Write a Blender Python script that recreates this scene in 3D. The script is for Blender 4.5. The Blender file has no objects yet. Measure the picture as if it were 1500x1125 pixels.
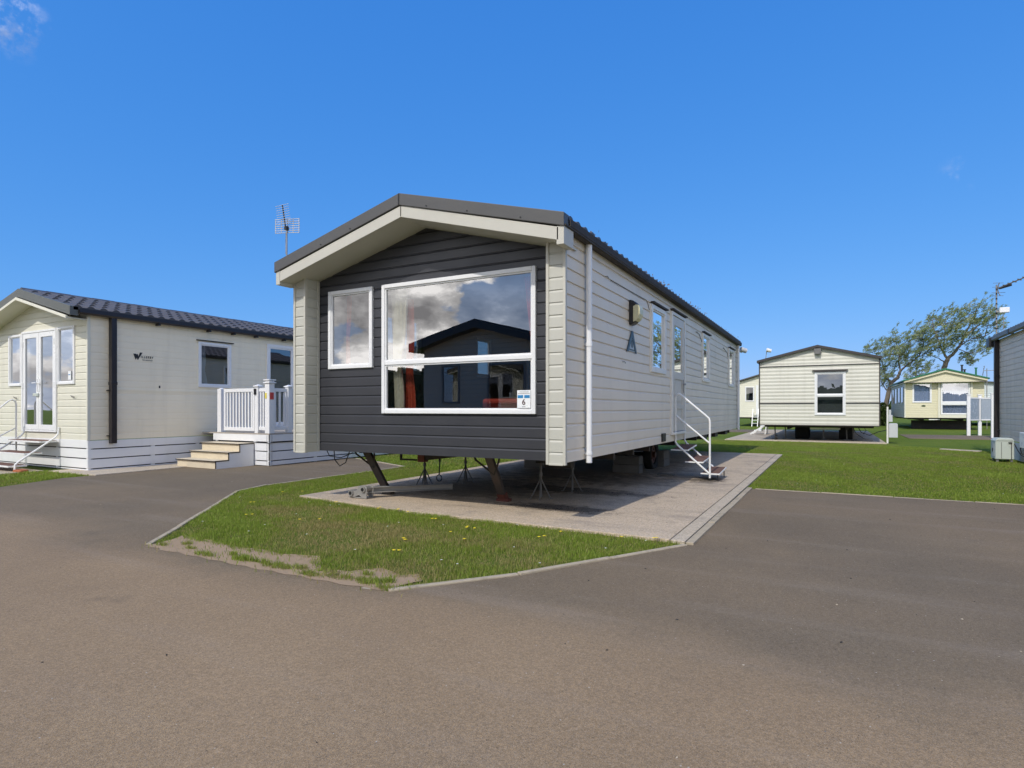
import bpy, bmesh, math, random
import numpy as np
from mathutils import Vector, Matrix, noise as mnoise
random.seed(7); rng = np.random.default_rng(11)
R = math.radians
C = bpy.context.scene.collection

# ------------------------------------------------------------------ helpers
class MB:
    def __init__(s): s.v = []; s.f = []
    def quad(s, a, b, c, d):
        n = len(s.v); s.v += [tuple(a), tuple(b), tuple(c), tuple(d)]; s.f.append((n, n+1, n+2, n+3)); return s
    def tri(s, a, b, c):
        n = len(s.v); s.v += [tuple(a), tuple(b), tuple(c)]; s.f.append((n, n+1, n+2)); return s
    def box(s, x0, x1, y0, y1, z0, z1):
        if x0 > x1: x0, x1 = x1, x0
        if y0 > y1: y0, y1 = y1, y0
        if z0 > z1: z0, z1 = z1, z0
        n = len(s.v)
        s.v += [(x0,y0,z0),(x1,y0,z0),(x1,y1,z0),(x0,y1,z0),(x0,y0,z1),(x1,y0,z1),(x1,y1,z1),(x0,y1,z1)]
        s.f += [(n,n+3,n+2,n+1),(n+4,n+5,n+6,n+7),(n,n+1,n+5,n+4),(n+1,n+2,n+6,n+5),(n+2,n+3,n+7,n+6),(n+3,n,n+4,n+7)]
        return s
    def tube(s, pts, r, n=10, r1=None):
        P = [Vector(p) for p in pts]; m = len(P); base = len(s.v)
        up = Vector((0,0,1)); prev = None
        for i, p in enumerate(P):
            if i == 0: t = P[1]-P[0]
            elif i == m-1: t = P[-1]-P[-2]
            else: t = (P[i+1]-p).normalized() + (p-P[i-1]).normalized()
            t.normalize()
            if prev is None:
                a = t.cross(up)
                if a.length < .1: a = t.cross(Vector((1,0,0)))
            else: a = prev - t*prev.dot(t)
            a.normalize(); prev = a; b = t.cross(a)
            rr = r if r1 is None else r + (r1-r)*i/(m-1)
            for k in range(n):
                an = 2*math.pi*k/n
                s.v.append(tuple(p + a*rr*math.cos(an) + b*rr*math.sin(an)))
        for i in range(m-1):
            for k in range(n):
                a = base+i*n+k; b = base+i*n+(k+1) % n
                s.f.append((a, b, b+n, a+n))
        s.f.append(tuple(base+k for k in reversed(range(n))))
        s.f.append(tuple(base+(m-1)*n+k for k in range(n)))
        return s
    def bar(s, p0, p1, w, h, up=(0,0,1)):
        p0 = Vector(p0); p1 = Vector(p1); t = (p1-p0).normalized(); u = Vector(up)
        a = t.cross(u)
        if a.length < 1e-3: a = t.cross(Vector((1,0,0)))
        a.normalize(); b = a.cross(t); n = len(s.v)
        for p in (p0, p1):
            for sa, sb in ((-1,-1),(1,-1),(1,1),(-1,1)):
                s.v.append(tuple(p + a*sa*w/2 + b*sb*h/2))
        s.f += [(n,n+1,n+2,n+3),(n+7,n+6,n+5,n+4),(n,n+4,n+5,n+1),(n+1,n+5,n+6,n+2),(n+2,n+6,n+7,n+3),(n+3,n+7,n+4,n)]
        return s
    def prism(s, pts, fn, a, b):
        """polygon pts (p,q) extruded from a to b; fn(p,q,t) -> xyz"""
        n = len(s.v); m = len(pts)
        for t in (a, b):
            for p, q in pts: s.v.append(tuple(fn(p, q, t)))
        s.f.append(tuple(range(n, n+m))); s.f.append(tuple(reversed(range(n+m, n+2*m))))
        for i in range(m):
            j = (i+1) % m; s.f.append((n+i, n+m+i, n+m+j, n+j))
        return s
    def build(s, name, mat, parent=None, smooth=False, bevel=0, fixn=True, label=None):
        me = bpy.data.meshes.new(name); me.from_pydata(s.v, [], s.f)
        if fixn:
            bm = bmesh.new(); bm.from_mesh(me); bmesh.ops.recalc_face_normals(bm, faces=bm.faces); bm.to_mesh(me); bm.free()
        if smooth: me.polygons.foreach_set('use_smooth', [True]*len(me.polygons))
        me.materials.append(mat)
        o = bpy.data.objects.new(name, me); C.objects.link(o); attach(o, parent)
        if bevel:
            m = o.modifiers.new('bevel', 'BEVEL'); m.width = bevel; m.segments = 2; m.limit_method = 'ANGLE'; m.angle_limit = R(40)
        if smooth:
            try:
                me.set_sharp_from_angle(angle=R(40))
            except Exception: pass
        if label: o['label'] = label
        return o

def attach(o, parent):
    if parent is None: return
    o.parent = parent
    if parent.type == 'EMPTY': o.matrix_parent_inverse = Matrix.Translation(-parent.location)

def thing(name, loc, label, cat, group=None):
    o = bpy.data.objects.new(name, None); o.empty_display_size = .3; o.location = loc; C.objects.link(o)
    return tag(o, label, cat, group)
def tag(o, label=None, cat=None, group=None, kind=None):
    if label: o['label'] = label
    if cat: o['category'] = cat
    if group: o['group'] = group
    if kind: o['kind'] = kind
    return o
def dup(root, delta, label, group=None):
    r = root.copy(); C.objects.link(r); r.location = root.location + Vector(delta); r['label'] = label
    if group: r['group'] = group
    for ch in root.children:
        c = ch.copy(); C.objects.link(c); c.parent = r; c.matrix_parent_inverse = ch.matrix_parent_inverse.copy()
        for g in ch.children:
            d = g.copy(); C.objects.link(d); d.parent = c
    return r

# ------------------------------------------------------------------ materials
def newmat(name):
    m = bpy.data.materials.new(name); m.use_nodes = True; nt = m.node_tree; nt.nodes.clear()
    out = nt.nodes.new('ShaderNodeOutputMaterial'); return m, nt, out
class N:
    """tiny node helper"""
    def __init__(s, nt): s.nt = nt; s.L = nt.links
    def n(s, t, **kw):
        x = s.nt.nodes.new('ShaderNode'+t)
        for k, v in kw.items():
            if k.startswith('i_'): x.inputs[k[2:].replace('_', ' ')].default_value = v
            else: setattr(x, k, v)
        return x
    def link(s, a, b): s.L.new(a, b)
    def coord(s, scale=(1,1,1)):
        c = s.n('TexCoord'); m = s.n('Mapping'); m.inputs['Scale'].default_value = scale; s.link(c.outputs['Object'], m.inputs['Vector']); return m.outputs[0]
    def noise(s, vec, scale, detail=4, rough=.55):
        x = s.n('TexNoise'); x.inputs['Scale'].default_value = scale; x.inputs['Detail'].default_value = detail; x.inputs['Roughness'].default_value = rough
        s.link(vec, x.inputs['Vector']); return x.outputs['Fac']
    def ramp(s, fac, stops, interp='LINEAR'):
        r = s.n('ValToRGB'); r.color_ramp.interpolation = interp; e = r.color_ramp.elements
        while len(e) < len(stops): e.new(.5)
        for k, (p, c) in enumerate(stops):
            e[k].position = p; e[k].color = (c if hasattr(c, '__len__') else (c, c, c))[:3] + (1,) if hasattr(c, '__len__') else (c, c, c, 1)
        s.link(fac, r.inputs[0]); return r.outputs[0]
    def mix(s, f, a, b, mode='MIX'):
        m = s.n('Mix', data_type='RGBA', blend_type=mode)
        for inp, val in ((m.inputs[0], f), (m.inputs[6], a), (m.inputs[7], b)):
            if hasattr(val, 'node'): s.link(val, inp)
            elif hasattr(val, '__len__'): inp.default_value = tuple(val)[:3]+(1,)
            else: inp.default_value = val
        return m.outputs[2]
    def math(s, op, a, b=None, clamp=False):
        m = s.n('Math', operation=op, use_clamp=clamp)
        for i, v in enumerate((a, b)):
            if v is None: continue
            if hasattr(v, 'node'): s.link(v, m.inputs[i])
            else: m.inputs[i].default_value = v
        return m.outputs[0]
    def maprange(s, v, a, b, c=0., d=1., smooth=True):
        m = s.n('MapRange'); m.interpolation_type = 'SMOOTHSTEP' if smooth else 'LINEAR'
        s.link(v, m.inputs[0]); m.inputs[1].default_value = a; m.inputs[2].default_value = b; m.inputs[3].default_value = c; m.inputs[4].default_value = d
        return m.outputs[0]
    def bump(s, h, strength, dist=.01):
        b = s.n('Bump'); b.inputs['Strength'].default_value = strength; b.inputs['Distance'].default_value = dist; s.link(h, b.inputs['Height']); return b.outputs[0]

def surf(name, col, rough=.5, var=.12, scale=3., metal=0., bump=.0, bscale=60., streak=0., dirt=0., dirtcol=(.12,.10,.07), spec=.5):
    m, nt, out = newmat(name); k = N(nt); p = k.n('BsdfPrincipled'); k.link(p.outputs[0], out.inputs[0])
    v = k.coord(); f = k.noise(v, scale, 5)
    lo = tuple(c*(1-var) for c in col); hi = tuple(min(1, c*(1+var)) for c in col)
    c = k.mix(f, lo, hi)
    if streak:
        vs = k.coord((3.2, 3.2, .3)); fs = k.noise(vs, 1.3, 6, .6); fs = k.maprange(fs, .48, .8)
        c = k.mix(k.math('MULTIPLY', fs, streak), c, dirtcol)
    if dirt:
        fd = k.noise(v, scale*.6, 7, .7); fd = k.maprange(fd, .5, .75)
        c = k.mix(k.math('MULTIPLY', fd, dirt), c, dirtcol)
    k.link(c, p.inputs['Base Color']); p.inputs['Metallic'].default_value = metal
    fr = k.noise(v, scale*2.3, 4); r = k.maprange(fr, .2, .8, max(.02, rough-.08), min(1, rough+.1), False); k.link(r, p.inputs['Roughness'])
    p.inputs['Specular IOR Level'].default_value = spec
    if bump: k.link(k.bump(k.noise(v, bscale, 3), bump, .004), p.inputs['Normal'])
    return m

def glassmat(name, tint=(.75,.8,.8), boost=1., base=.05):
    m, nt, out = newmat(name); k = N(nt)
    t = k.n('BsdfTransparent'); t.inputs[0].default_value = tint+(1,)
    g = k.n('BsdfGlossy'); g.inputs['Roughness'].default_value = .0; g.inputs[0].default_value = (.95,.97,1,1)
    fr = k.n('Fresnel'); fr.inputs[0].default_value = 1.5
    geo = k.n('NewGeometry'); k.link(k.maprange(geo.outputs['Backfacing'], 0, 1, 1.5, 1/1.5, False), fr.inputs[0])
    v = k.coord(); k.link(k.bump(k.noise(v, 1.1, 2), .05, .02), g.inputs['Normal'])
    f = k.math('ADD', k.math('MULTIPLY', fr.outputs[0], 2.*boost), base, True)
    mx = k.n('MixShader'); k.link(f, mx.inputs[0]); k.link(t.outputs[0], mx.inputs[1]); k.link(g.outputs[0], mx.inputs[2]); k.link(mx.outputs[0], out.inputs[0])
    return m

M = {}
M['cream'] = surf('cream_siding', (.51,.50,.435), .42, .05, 2, streak=.10, dirt=.05, bump=.05, bscale=90)
M['creamside'] = surf('cream_side_siding', (.77,.69,.57), .42, .06, 1.6, streak=.09, dirt=.12, bump=.05, bscale=90)  # front cream made paler and warmer to lift the shaded side walls
M['creamtrim'] = surf('cream_trim', (.53,.51,.44), .45, .05, 3, dirt=.06, bump=.03)
M['darksiding'] = surf('charcoal_siding', (.042,.043,.050), .38, .12, 1.2, streak=.06, dirt=.05, dirtcol=(.12,.12,.12), bump=.06, bscale=90)
M['verge'] = surf('dark_grey_metal', (.085,.083,.08), .45, .1, 2, dirt=.15, dirtcol=(.14,.13,.11), bump=.03)
M['rooftile'] = surf('dark_roof_tile', (.078,.068,.062), .45, .2, 3, dirt=.3, dirtcol=(.13,.12,.11), bump=.1)
M['gutter'] = surf('brown_black_gutter', (.040,.032,.026), .75, .2, 3, dirt=.25, dirtcol=(.11,.10,.08))
M['pvc'] = surf('white_pvc', (.80,.80,.80), .3, .03, 3, dirt=.05)
M['pvcdirty'] = surf('white_weathered_pvc', (.76,.75,.71), .4, .05, 3, dirt=.15, streak=.1)
M['brownpipe'] = surf('dark_brown_pipe', (.022,.017,.018), .35, .15, 4)
M['steel'] = surf('dark_chassis_steel', (.022,.020,.018), .6, .3, 6, dirt=.5, dirtcol=(.11,.05,.03), bump=.2, bscale=50)
M['brownsteel'] = surf('brown_leg_steel', (.062,.050,.043), .6, .35, 8, dirt=.45, dirtcol=(.13,.055,.035), bump=.2)
M['redrust'] = surf('red_rust', (.14,.042,.028), .7, .3, 20, bump=.3)
M['galv'] = surf('galvanised_steel', (.30,.29,.27), .5, .15, 12, metal=.3, dirt=.35, dirtcol=(.14,.12,.10), bump=.15)
M['jack'] = surf('grey_jack_steel', (.17,.165,.16), .5, .2, 12, metal=.3, dirt=.5, dirtcol=(.10,.07,.05))
M['rim'] = surf('rusty_dark_rim', (.10,.035,.022), .6, .3, 12, dirt=.6, dirtcol=(.03,.025,.02))
M['rubber'] = surf('tyre_rubber', (.018,.018,.018), .8, .2, 10, dirt=.3, bump=.2)
M['block'] = surf('concrete_block', (.16,.155,.145), .9, .2, 6, bump=.5, bscale=80)
M['interior'] = surf('brown_interior_panel', (.30,.235,.175), .6, .1, 2)
M['ceiling'] = surf('pale_interior_ceiling', (.40,.38,.34), .7, .05, 2)
M['redcloth'] = surf('red_upholstery', (.50,.055,.03), .85, .12, 8, bump=.2)
M['orangecurtain'] = surf('orange_red_curtain', (.60,.10,.045), .85, .1, 8)
M['creamcurtain'] = surf('cream_curtain', (.88,.82,.68), .85, .08, 8)
M['greyblind'] = surf('grey_blind', (.20,.20,.20), .8, .08, 9)
M['door'] = surf('grey_cream_door', (.60,.565,.50), .45, .06, 3, dirt=.12)
M['net'] = surf('white_net_curtain', (.68,.70,.78), .8, .06, 9)
M['blueblind'] = surf('pale_blue_net', (.55,.60,.80), .8, .08, 7)
M['v2cream'] = surf('ivory_siding', (.72,.695,.575), .45, .04, 2, streak=.08, dirt=.05)
M['v2side'] = surf('ivory_side_siding', (.90,.81,.62), .45, .05, 1.4, streak=.10, dirt=.08)  # ivory lightened and warmed to make up for shade on the sides
M['v2verge'] = surf('grey_green_verge', (.11,.115,.105), .5, .08, 2)
M['white'] = surf('white_paint', (.80,.80,.80), .4, .04, 3, dirt=.10, streak=.12, dirtcol=(.35,.33,.28))
M['deckwood'] = surf('beige_deck_board', (.66,.57,.42), .6, .08, 5, dirt=.15)
M['treadtop'] = surf('deck_tread', (.42,.37,.31), .75, .15, 9, dirt=.2, bump=.2)
M['brownmat'] = surf('brown_grip_tread', (.16,.095,.075), .95, .25, 20, dirt=.3, bump=.5, bscale=120, spec=.1)
M['whitetube'] = surf('white_painted_tube', (.80,.80,.78), .35, .05, 6, dirt=.12, dirtcol=(.3,.25,.2))
M['black'] = surf('black_plastic', (.015,.015,.017), .4, .15, 8)
M['v3side'] = surf('pale_ribbed_siding', (.66,.64,.555), .45, .04, 1.5, streak=.14, dirt=.05)
M['v3trim'] = surf('brown_black_trim', (.045,.038,.036), .45, .1, 3)
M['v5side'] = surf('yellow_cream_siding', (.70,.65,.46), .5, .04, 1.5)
M['v5left'] = surf('grey_green_side_siding', (.44,.42,.34), .5, .06, 1.5)  # darker, greyer cream for the side and back walls
M['v5green'] = surf('green_roof_trim', (.02,.16,.075), .45, .1, 2)
M['v6side'] = surf('grey_siding', (.76,.64,.53), .5, .10, 1.0, streak=.35, dirt=.12, dirtcol=(.16,.12,.09))
M['v7side'] = surf('pale_blue_white_siding', (.6,.65,.66), .5, .05, 1)
M['mirrorvan'] = surf('slate_grey_siding', (.42,.34,.26), .5, .08, 1)
M['lens'] = surf('cream_lamp_lens', (.62,.58,.36), .3, .06, 8)
M['emblemdark'] = surf('slate_emblem', (.045,.075,.095), .4, .2, 20)
M['emblemlight'] = surf('pale_blue_emblem', (.42,.47,.50), .4, .08, 20)
M['ink'] = surf('black_ink', (.02,.02,.02), .5, .1, 20)
M['greyink'] = surf('grey_ink', (.35,.35,.36), .5, .1, 20)
M['blueink'] = surf('blue_ink', (.02,.22,.48), .5, .05, 20)
M['brownink'] = surf('brown_ink', (.10,.05,.05), .5, .05, 20)
M['card'] = surf('white_card', (.85,.86,.86), .5, .02, 20)
M['yellowsign'] = surf('yellow_sign', (.75,.62,.10), .5, .05, 20)
M['redsign'] = surf('red_sign', (.55,.06,.05), .5, .05, 20)
M['cabinet'] = surf('pale_green_grey_cabinet', (.50,.54,.49), .5, .06, 6, dirt=.3, dirtcol=(.25,.24,.18))
M['greybox'] = surf('grey_plastic_box', (.55,.56,.57), .45, .05, 6, dirt=.1)
M['panel'] = surf('frosted_grey_panel', (.33,.38,.44), .25, .04, 2)
M['oval'] = surf('green_black_oval', (.06,.09,.04), .5, .2, 30)
M['terracotta'] = surf('terracotta_clay', (.38,.12,.05), .8, .2, 20)
M['glass'] = glassmat('front_glass', (.72,.76,.76), 1.9, .14)
M['glass2'] = glassmat('side_glass', (.55,.60,.60), 1.6, .14)
M['glassdark'] = glassmat('dim_glass', (.35,.40,.40), 1.4, .10)
M['bark'] = surf('bark', (.17,.14,.11), .9, .3, 6, bump=.4)

def leafmat(name, c0, c1, c2, trans=.3):
    m, nt, out = newmat(name); k = N(nt)
    a = k.n('Attribute'); a.attribute_name = 'tint'
    col = k.ramp(a.outputs['Fac'], [(0, c0), (.5, c1), (1, c2)])
    d = k.n('BsdfDiffuse'); t = k.n('BsdfTranslucent'); k.link(col, d.inputs[0]); k.link(col, t.inputs[0])
    g = k.n('BsdfGlossy'); g.inputs['Roughness'].default_value = .5; g.inputs[0].default_value = (.7,.75,.6,1)
    mx = k.n('MixShader'); mx.inputs[0].default_value = trans; k.link(d.outputs[0], mx.inputs[1]); k.link(t.outputs[0], mx.inputs[2])
    m2 = k.n('MixShader'); m2.inputs[0].default_value = .02; k.link(mx.outputs[0], m2.inputs[1]); k.link(g.outputs[0], m2.inputs[2])
    k.link(m2.outputs[0], out.inputs[0]); return m
M['blade'] = leafmat('grass_blades', (.38,.31,.13), (.225,.305,.034), (.33,.41,.075), .42)
M['leaf'] = leafmat('willow_leaves', (.13,.165,.05), (.25,.31,.11), (.52,.54,.38), .40)
M['hedge'] = leafmat('hedge_leaves', (.02,.035,.012), (.05,.08,.02), (.10,.13,.04), .2)
M['petal'] = surf('dandelion_yellow', (.80,.62,.02), .7, .1, 30)
M['daisy'] = surf('daisy_white', (.8,.8,.76), .7, .05, 30)

def groundmat():
    m, nt, out = newmat('lawn_soil'); k = N(nt); p = k.n('BsdfPrincipled'); k.link(p.outputs[0], out.inputs[0]); p.inputs['Roughness'].default_value = .95
    p.inputs['Specular IOR Level'].default_value = .1
    v = k.coord(); a = k.noise(v, .35, 6, .6); b = k.noise(v, 2.6, 6, .7); c = k.noise(v, 60, 4, .7)
    col = k.ramp(a, [(.3, (.075,.115,.014)), (.5, (.110,.152,.018)), (.68, (.165,.178,.032))])
    col = k.mix(k.maprange(b, .45, .8), col, (.085,.135,.014))
    col = k.mix(k.math('MULTIPLY', c, .7), col, (.13,.19,.03))
    k.link(col, p.inputs['Base Color']); k.link(k.bump(k.math('ADD', c, b), .8, .03), p.inputs['Normal']); return m
def asphaltmat():
    m, nt, out = newmat('asphalt'); k = N(nt); p = k.n('BsdfPrincipled'); k.link(p.outputs[0], out.inputs[0])
    v = k.coord(); sep = k.n('SeparateXYZ'); k.link(v, sep.inputs[0])
    wob = k.noise(v, .55, 4, .6); wob2 = k.noise(v, 3.5, 5, .7)
    y = k.math('ADD', sep.outputs[1], k.math('ADD', k.math('MULTIPLY', k.math('SUBTRACT', wob, .5), 1.3), k.math('MULTIPLY', k.math('SUBTRACT', wob2, .5), .35)))
    f = k.maprange(y, 2.35, 3.35)                      # dusty road -> darker parking bays
    f2 = k.maprange(k.noise(v, .28, 4), .4, .62)
    f = k.math('MULTIPLY', f, k.math('ADD', .72, k.math('MULTIPLY', f2, .28)))
    brown = k.mix(k.noise(v, 1.1, 6, .65), (.262,.180,.100), (.318,.222,.128))
    dark = k.mix(k.noise(v, 1.4, 6, .65), (.128,.097,.060), (.172,.132,.084))
    col = k.mix(f, brown, dark)
    agg = k.noise(v, 75, 7, .85); col = k.mix(1., col, k.ramp(agg, [(.25, (.50, .50, .50)), (.5, (1., 1., 1.)), (.78, (1.7, 1.68, 1.65))]), 'MULTIPLY')
    big_ = k.noise(v, .45, 8, .72); col = k.mix(1., col, k.ramp(big_, [(.3, (.86, .86, .87)), (.6, (1.04, 1.04, 1.03))]), 'MULTIPLY')
    # aggregate speckle: light and dark stones, several sizes
    vo = k.n('TexVoronoi'); vo.inputs['Scale'].default_value = 330; k.link(v, vo.inputs['Vector'])
    sp = k.math('MULTIPLY', k.n('Value').outputs[0], 1)
    sepc = k.n('SeparateColor'); k.link(vo.outputs['Color'], sepc.inputs[0])
    col = k.mix(k.math('MULTIPLY', k.maprange(sepc.outputs[0], .55, 1.), .42), col, k.mix(.5, col, (.48,.42,.36)))
    col = k.mix(k.math('MULTIPLY', k.maprange(sepc.outputs[1], .6, 1.), .40), col, (.06,.05,.042))
    vb = k.n('TexVoronoi'); vb.inputs['Scale'].default_value = 42; k.link(v, vb.inputs['Vector'])
    sb = k.n('SeparateColor'); k.link(vb.outputs['Color'], sb.inputs[0])
    spot = k.math('MULTIPLY', k.maprange(vb.outputs['Distance'], .10, .16, 1, 0), k.maprange(sb.outputs[0], .955, .965))
    col = k.mix(k.math('MULTIPLY', spot, .8), col, (.50,.46,.40))
    spot2 = k.math('MULTIPLY', k.maprange(vb.outputs['Distance'], .10, .2, 1, 0), k.maprange(sb.outputs[1], .93, .95))
    col = k.mix(k.math('MULTIPLY', spot2, .6), col, (.03,.027,.024))
    # oil stains, faint
    st = k.maprange(k.noise(v, 2.2, 3, .5), .66, .78)
    col = k.mix(k.math('MULTIPLY', st, .22), col, (.05,.045,.04))
    # hairline cracks and worn tracks
    tr = k.noise(k.coord((.25, 2.2, 1)), 1., 4, .6)
    col = k.mix(k.math('MULTIPLY', k.maprange(tr, .5, .75), .16), col, (.36,.31,.26))
    k.link(col, p.inputs['Base Color']); p.inputs['Roughness'].default_value = .9; p.inputs['Specular IOR Level'].default_value = .25
    h = k.noise(v, 190, 3, .75); k.link(k.bump(h, .45, .005), p.inputs['Normal'])
    return m
def padmat(name='pad_concrete', base0=(.48,.38,.265), base1=(.60,.48,.345), stain=True):
    m, nt, out = newmat(name); k = N(nt); p = k.n('BsdfPrincipled'); k.link(p.outputs[0], out.inputs[0])
    v = k.coord(); col = k.mix(k.noise(v, 1.3, 6, .7), base0, base1)
    vo = k.n('TexVoronoi'); vo.inputs['Scale'].default_value = 95; k.link(v, vo.inputs['Vector']); sc = k.n('SeparateColor'); k.link(vo.outputs['Color'], sc.inputs[0])
    col = k.mix(k.math('MULTIPLY', k.maprange(sc.outputs[0], .4, 1.), .45), col, (.20,.165,.14))
    col = k.mix(k.math('MULTIPLY', k.maprange(sc.outputs[1], .7, 1.), .45), col, (.56,.50,.44))
    agg = k.noise(v, 48, 8, .85); col = k.mix(1., col, k.ramp(agg, [(.25, (.55, .54, .53)), (.5, (1., 1., 1.)), (.75, (1.4, 1.4, 1.4))]), 'MULTIPLY')
    wear = k.maprange(k.noise(v, .9, 6, .75), .5, .64); col = k.mix(k.math('MULTIPLY', wear, .38), col, (.19,.165,.145))
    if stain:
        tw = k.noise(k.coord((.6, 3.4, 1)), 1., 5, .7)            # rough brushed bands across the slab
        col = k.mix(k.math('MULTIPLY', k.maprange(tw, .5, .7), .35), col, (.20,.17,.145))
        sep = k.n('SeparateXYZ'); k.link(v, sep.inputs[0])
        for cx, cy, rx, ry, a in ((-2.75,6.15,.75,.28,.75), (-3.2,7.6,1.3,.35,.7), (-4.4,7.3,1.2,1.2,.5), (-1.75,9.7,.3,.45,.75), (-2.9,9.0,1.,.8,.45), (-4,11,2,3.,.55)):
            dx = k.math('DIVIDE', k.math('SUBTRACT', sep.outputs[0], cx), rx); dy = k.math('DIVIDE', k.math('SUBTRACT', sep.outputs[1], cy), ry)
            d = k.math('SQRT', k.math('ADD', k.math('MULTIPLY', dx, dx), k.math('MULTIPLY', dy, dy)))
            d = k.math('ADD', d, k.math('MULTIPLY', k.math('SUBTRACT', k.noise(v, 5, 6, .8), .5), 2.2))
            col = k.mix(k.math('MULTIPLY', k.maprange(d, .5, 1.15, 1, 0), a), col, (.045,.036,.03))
    k.link(col, p.inputs['Base Color']); p.inputs['Roughness'].default_value = .9; p.inputs['Specular IOR Level'].default_value = .2
    h = k.math('ADD', k.noise(v, 120, 3, .7), k.noise(v, 14, 4)); k.link(k.bump(h, .7, .008), p.inputs['Normal']); return m
def soilmat():
    m, nt, out = newmat('dry_soil'); k = N(nt); p = k.n('BsdfPrincipled'); k.link(p.outputs[0], out.inputs[0])
    v = k.coord(); col = k.mix(k.noise(v, 4, 6, .7), (.33,.23,.14), (.48,.35,.22)); col = k.mix(k.math('MULTIPLY', k.noise(v, 90, 4, .8), .5), col, (.17,.11,.07))
    k.link(col, p.inputs['Base Color']); p.inputs['Roughness'].default_value = .95
    k.link(k.bump(k.noise(v, 60, 5, .7), .8, .01), p.inputs['Normal']); return m
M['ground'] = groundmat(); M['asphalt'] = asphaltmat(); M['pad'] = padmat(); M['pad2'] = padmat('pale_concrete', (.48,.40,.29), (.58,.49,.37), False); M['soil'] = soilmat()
M['kerb'] = surf('concrete_kerb', (.40,.335,.24), .9, .22, 9, dirt=.75, dirtcol=(.17,.14,.095), bump=.5, bscale=80)

# ------------------------------------------------------------------ generic building pieces
def PT(plane, pos, sign, a, off, z):
    return (a, pos+sign*off, z) if plane == 'Y' else (pos+sign*off, a, z)
def pbox(mb, plane, pos, sign, a0, a1, z0, z1, o0, o1):
    p = PT(plane, pos, sign, a0, o0, z0); q = PT(plane, pos, sign, a1, o1, z1)
    mb.box(p[0], q[0], p[1], q[1], p[2], q[2])

def siding(name, mat, parent, plane, pos, sign, a0, a1, z0, ze, peak=None, openings=(), pitch=.12, depth=.009, style='lap'):
    """horizontal boards as real relief, with openings and an optional gable peak (a, z)"""
    if style == 'lap': prof = [(0, 0), (.78*pitch, 0), (.93*pitch, -depth), (1*pitch, -depth)]
    elif style == 'rib': prof = [(0, -depth), (.45*pitch, 0), (.62*pitch, 0), (1*pitch, -depth)]
    else: prof = [(0, 0), (pitch, 0)]
    ztop = peak[1] if peak else ze
    brk = set([round(z0, 5), round(ze, 5), round(ztop, 5)])
    zc = ztop
    levels = []
    z = z0; nb = 0
    while z < ztop:
        for pz, po in prof: levels.append((z+pz, po))
        z += pitch
    def off(zz, hi):
        zr = (zz-z0) % pitch
        if hi and zr < 1e-5: zr = pitch
        if not hi and zr > pitch-1e-5: zr = 0
        for (p0, q0), (p1, q1) in zip(prof[:-1], prof[1:]):
            if p0-1e-6 <= zr <= p1+1e-6: return q0+(q1-q0)*(zr-p0)/max(1e-6, p1-p0)
        return 0
    for l in levels:
        if l[0] <= ztop: brk.add(round(l[0], 5))
    for o in openings: brk.add(round(o[2], 5)); brk.add(round(o[3], 5))
    brk = sorted(b for b in brk if z0-1e-6 <= b <= ztop+1e-6)
    def lim(zz):
        if not peak or zz <= ze: return a0, a1
        t = (zz-ze)/(ztop-ze); return a0+t*(peak[0]-a0), a1+t*(peak[0]-a1)
    mb = MB()
    for za, zb in zip(brk[:-1], brk[1:]):
        if zb-za < 1e-5: continue
        oa, ob = off(za, False), off(zb, True)
        cuts = sorted((o[0], o[1]) for o in openings if o[2] <= za+1e-6 and o[3] >= zb-1e-6)
        la, ra = lim(za); lb, rb = lim(zb)
        segs = []; s = None
        cur = (la, lb)
        for c0, c1 in cuts:
            segs.append((cur[0], cur[1], c0, c0)); cur = (c1, c1)
        segs.append((cur[0], cur[1], ra, rb))
        for A0, B0, A1, B1 in segs:
            if A1-A0 < 1e-4 and B1-B0 < 1e-4: continue
            mb.quad(PT(plane, pos, sign, A0, oa, za), PT(plane, pos, sign, A1, oa, za), PT(plane, pos, sign, B1, ob, zb), PT(plane, pos, sign, B0, ob, zb))
        # undercut face at board joints
        if style == 'lap':
            o2 = off(zb, False)
            if abs(o2-ob) > 1e-5 and zb < ztop-1e-4:
                for A0, B0, A1, B1 in segs:
                    if B1-B0 > 1e-4: mb.quad(PT(plane, pos, sign, B0, ob, zb), PT(plane, pos, sign, B1, ob, zb), PT(plane, pos, sign, B1, o2, zb), PT(plane, pos, sign, B0, o2, zb))
    return mb.build(name, mat, parent, fixn=False)

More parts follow.
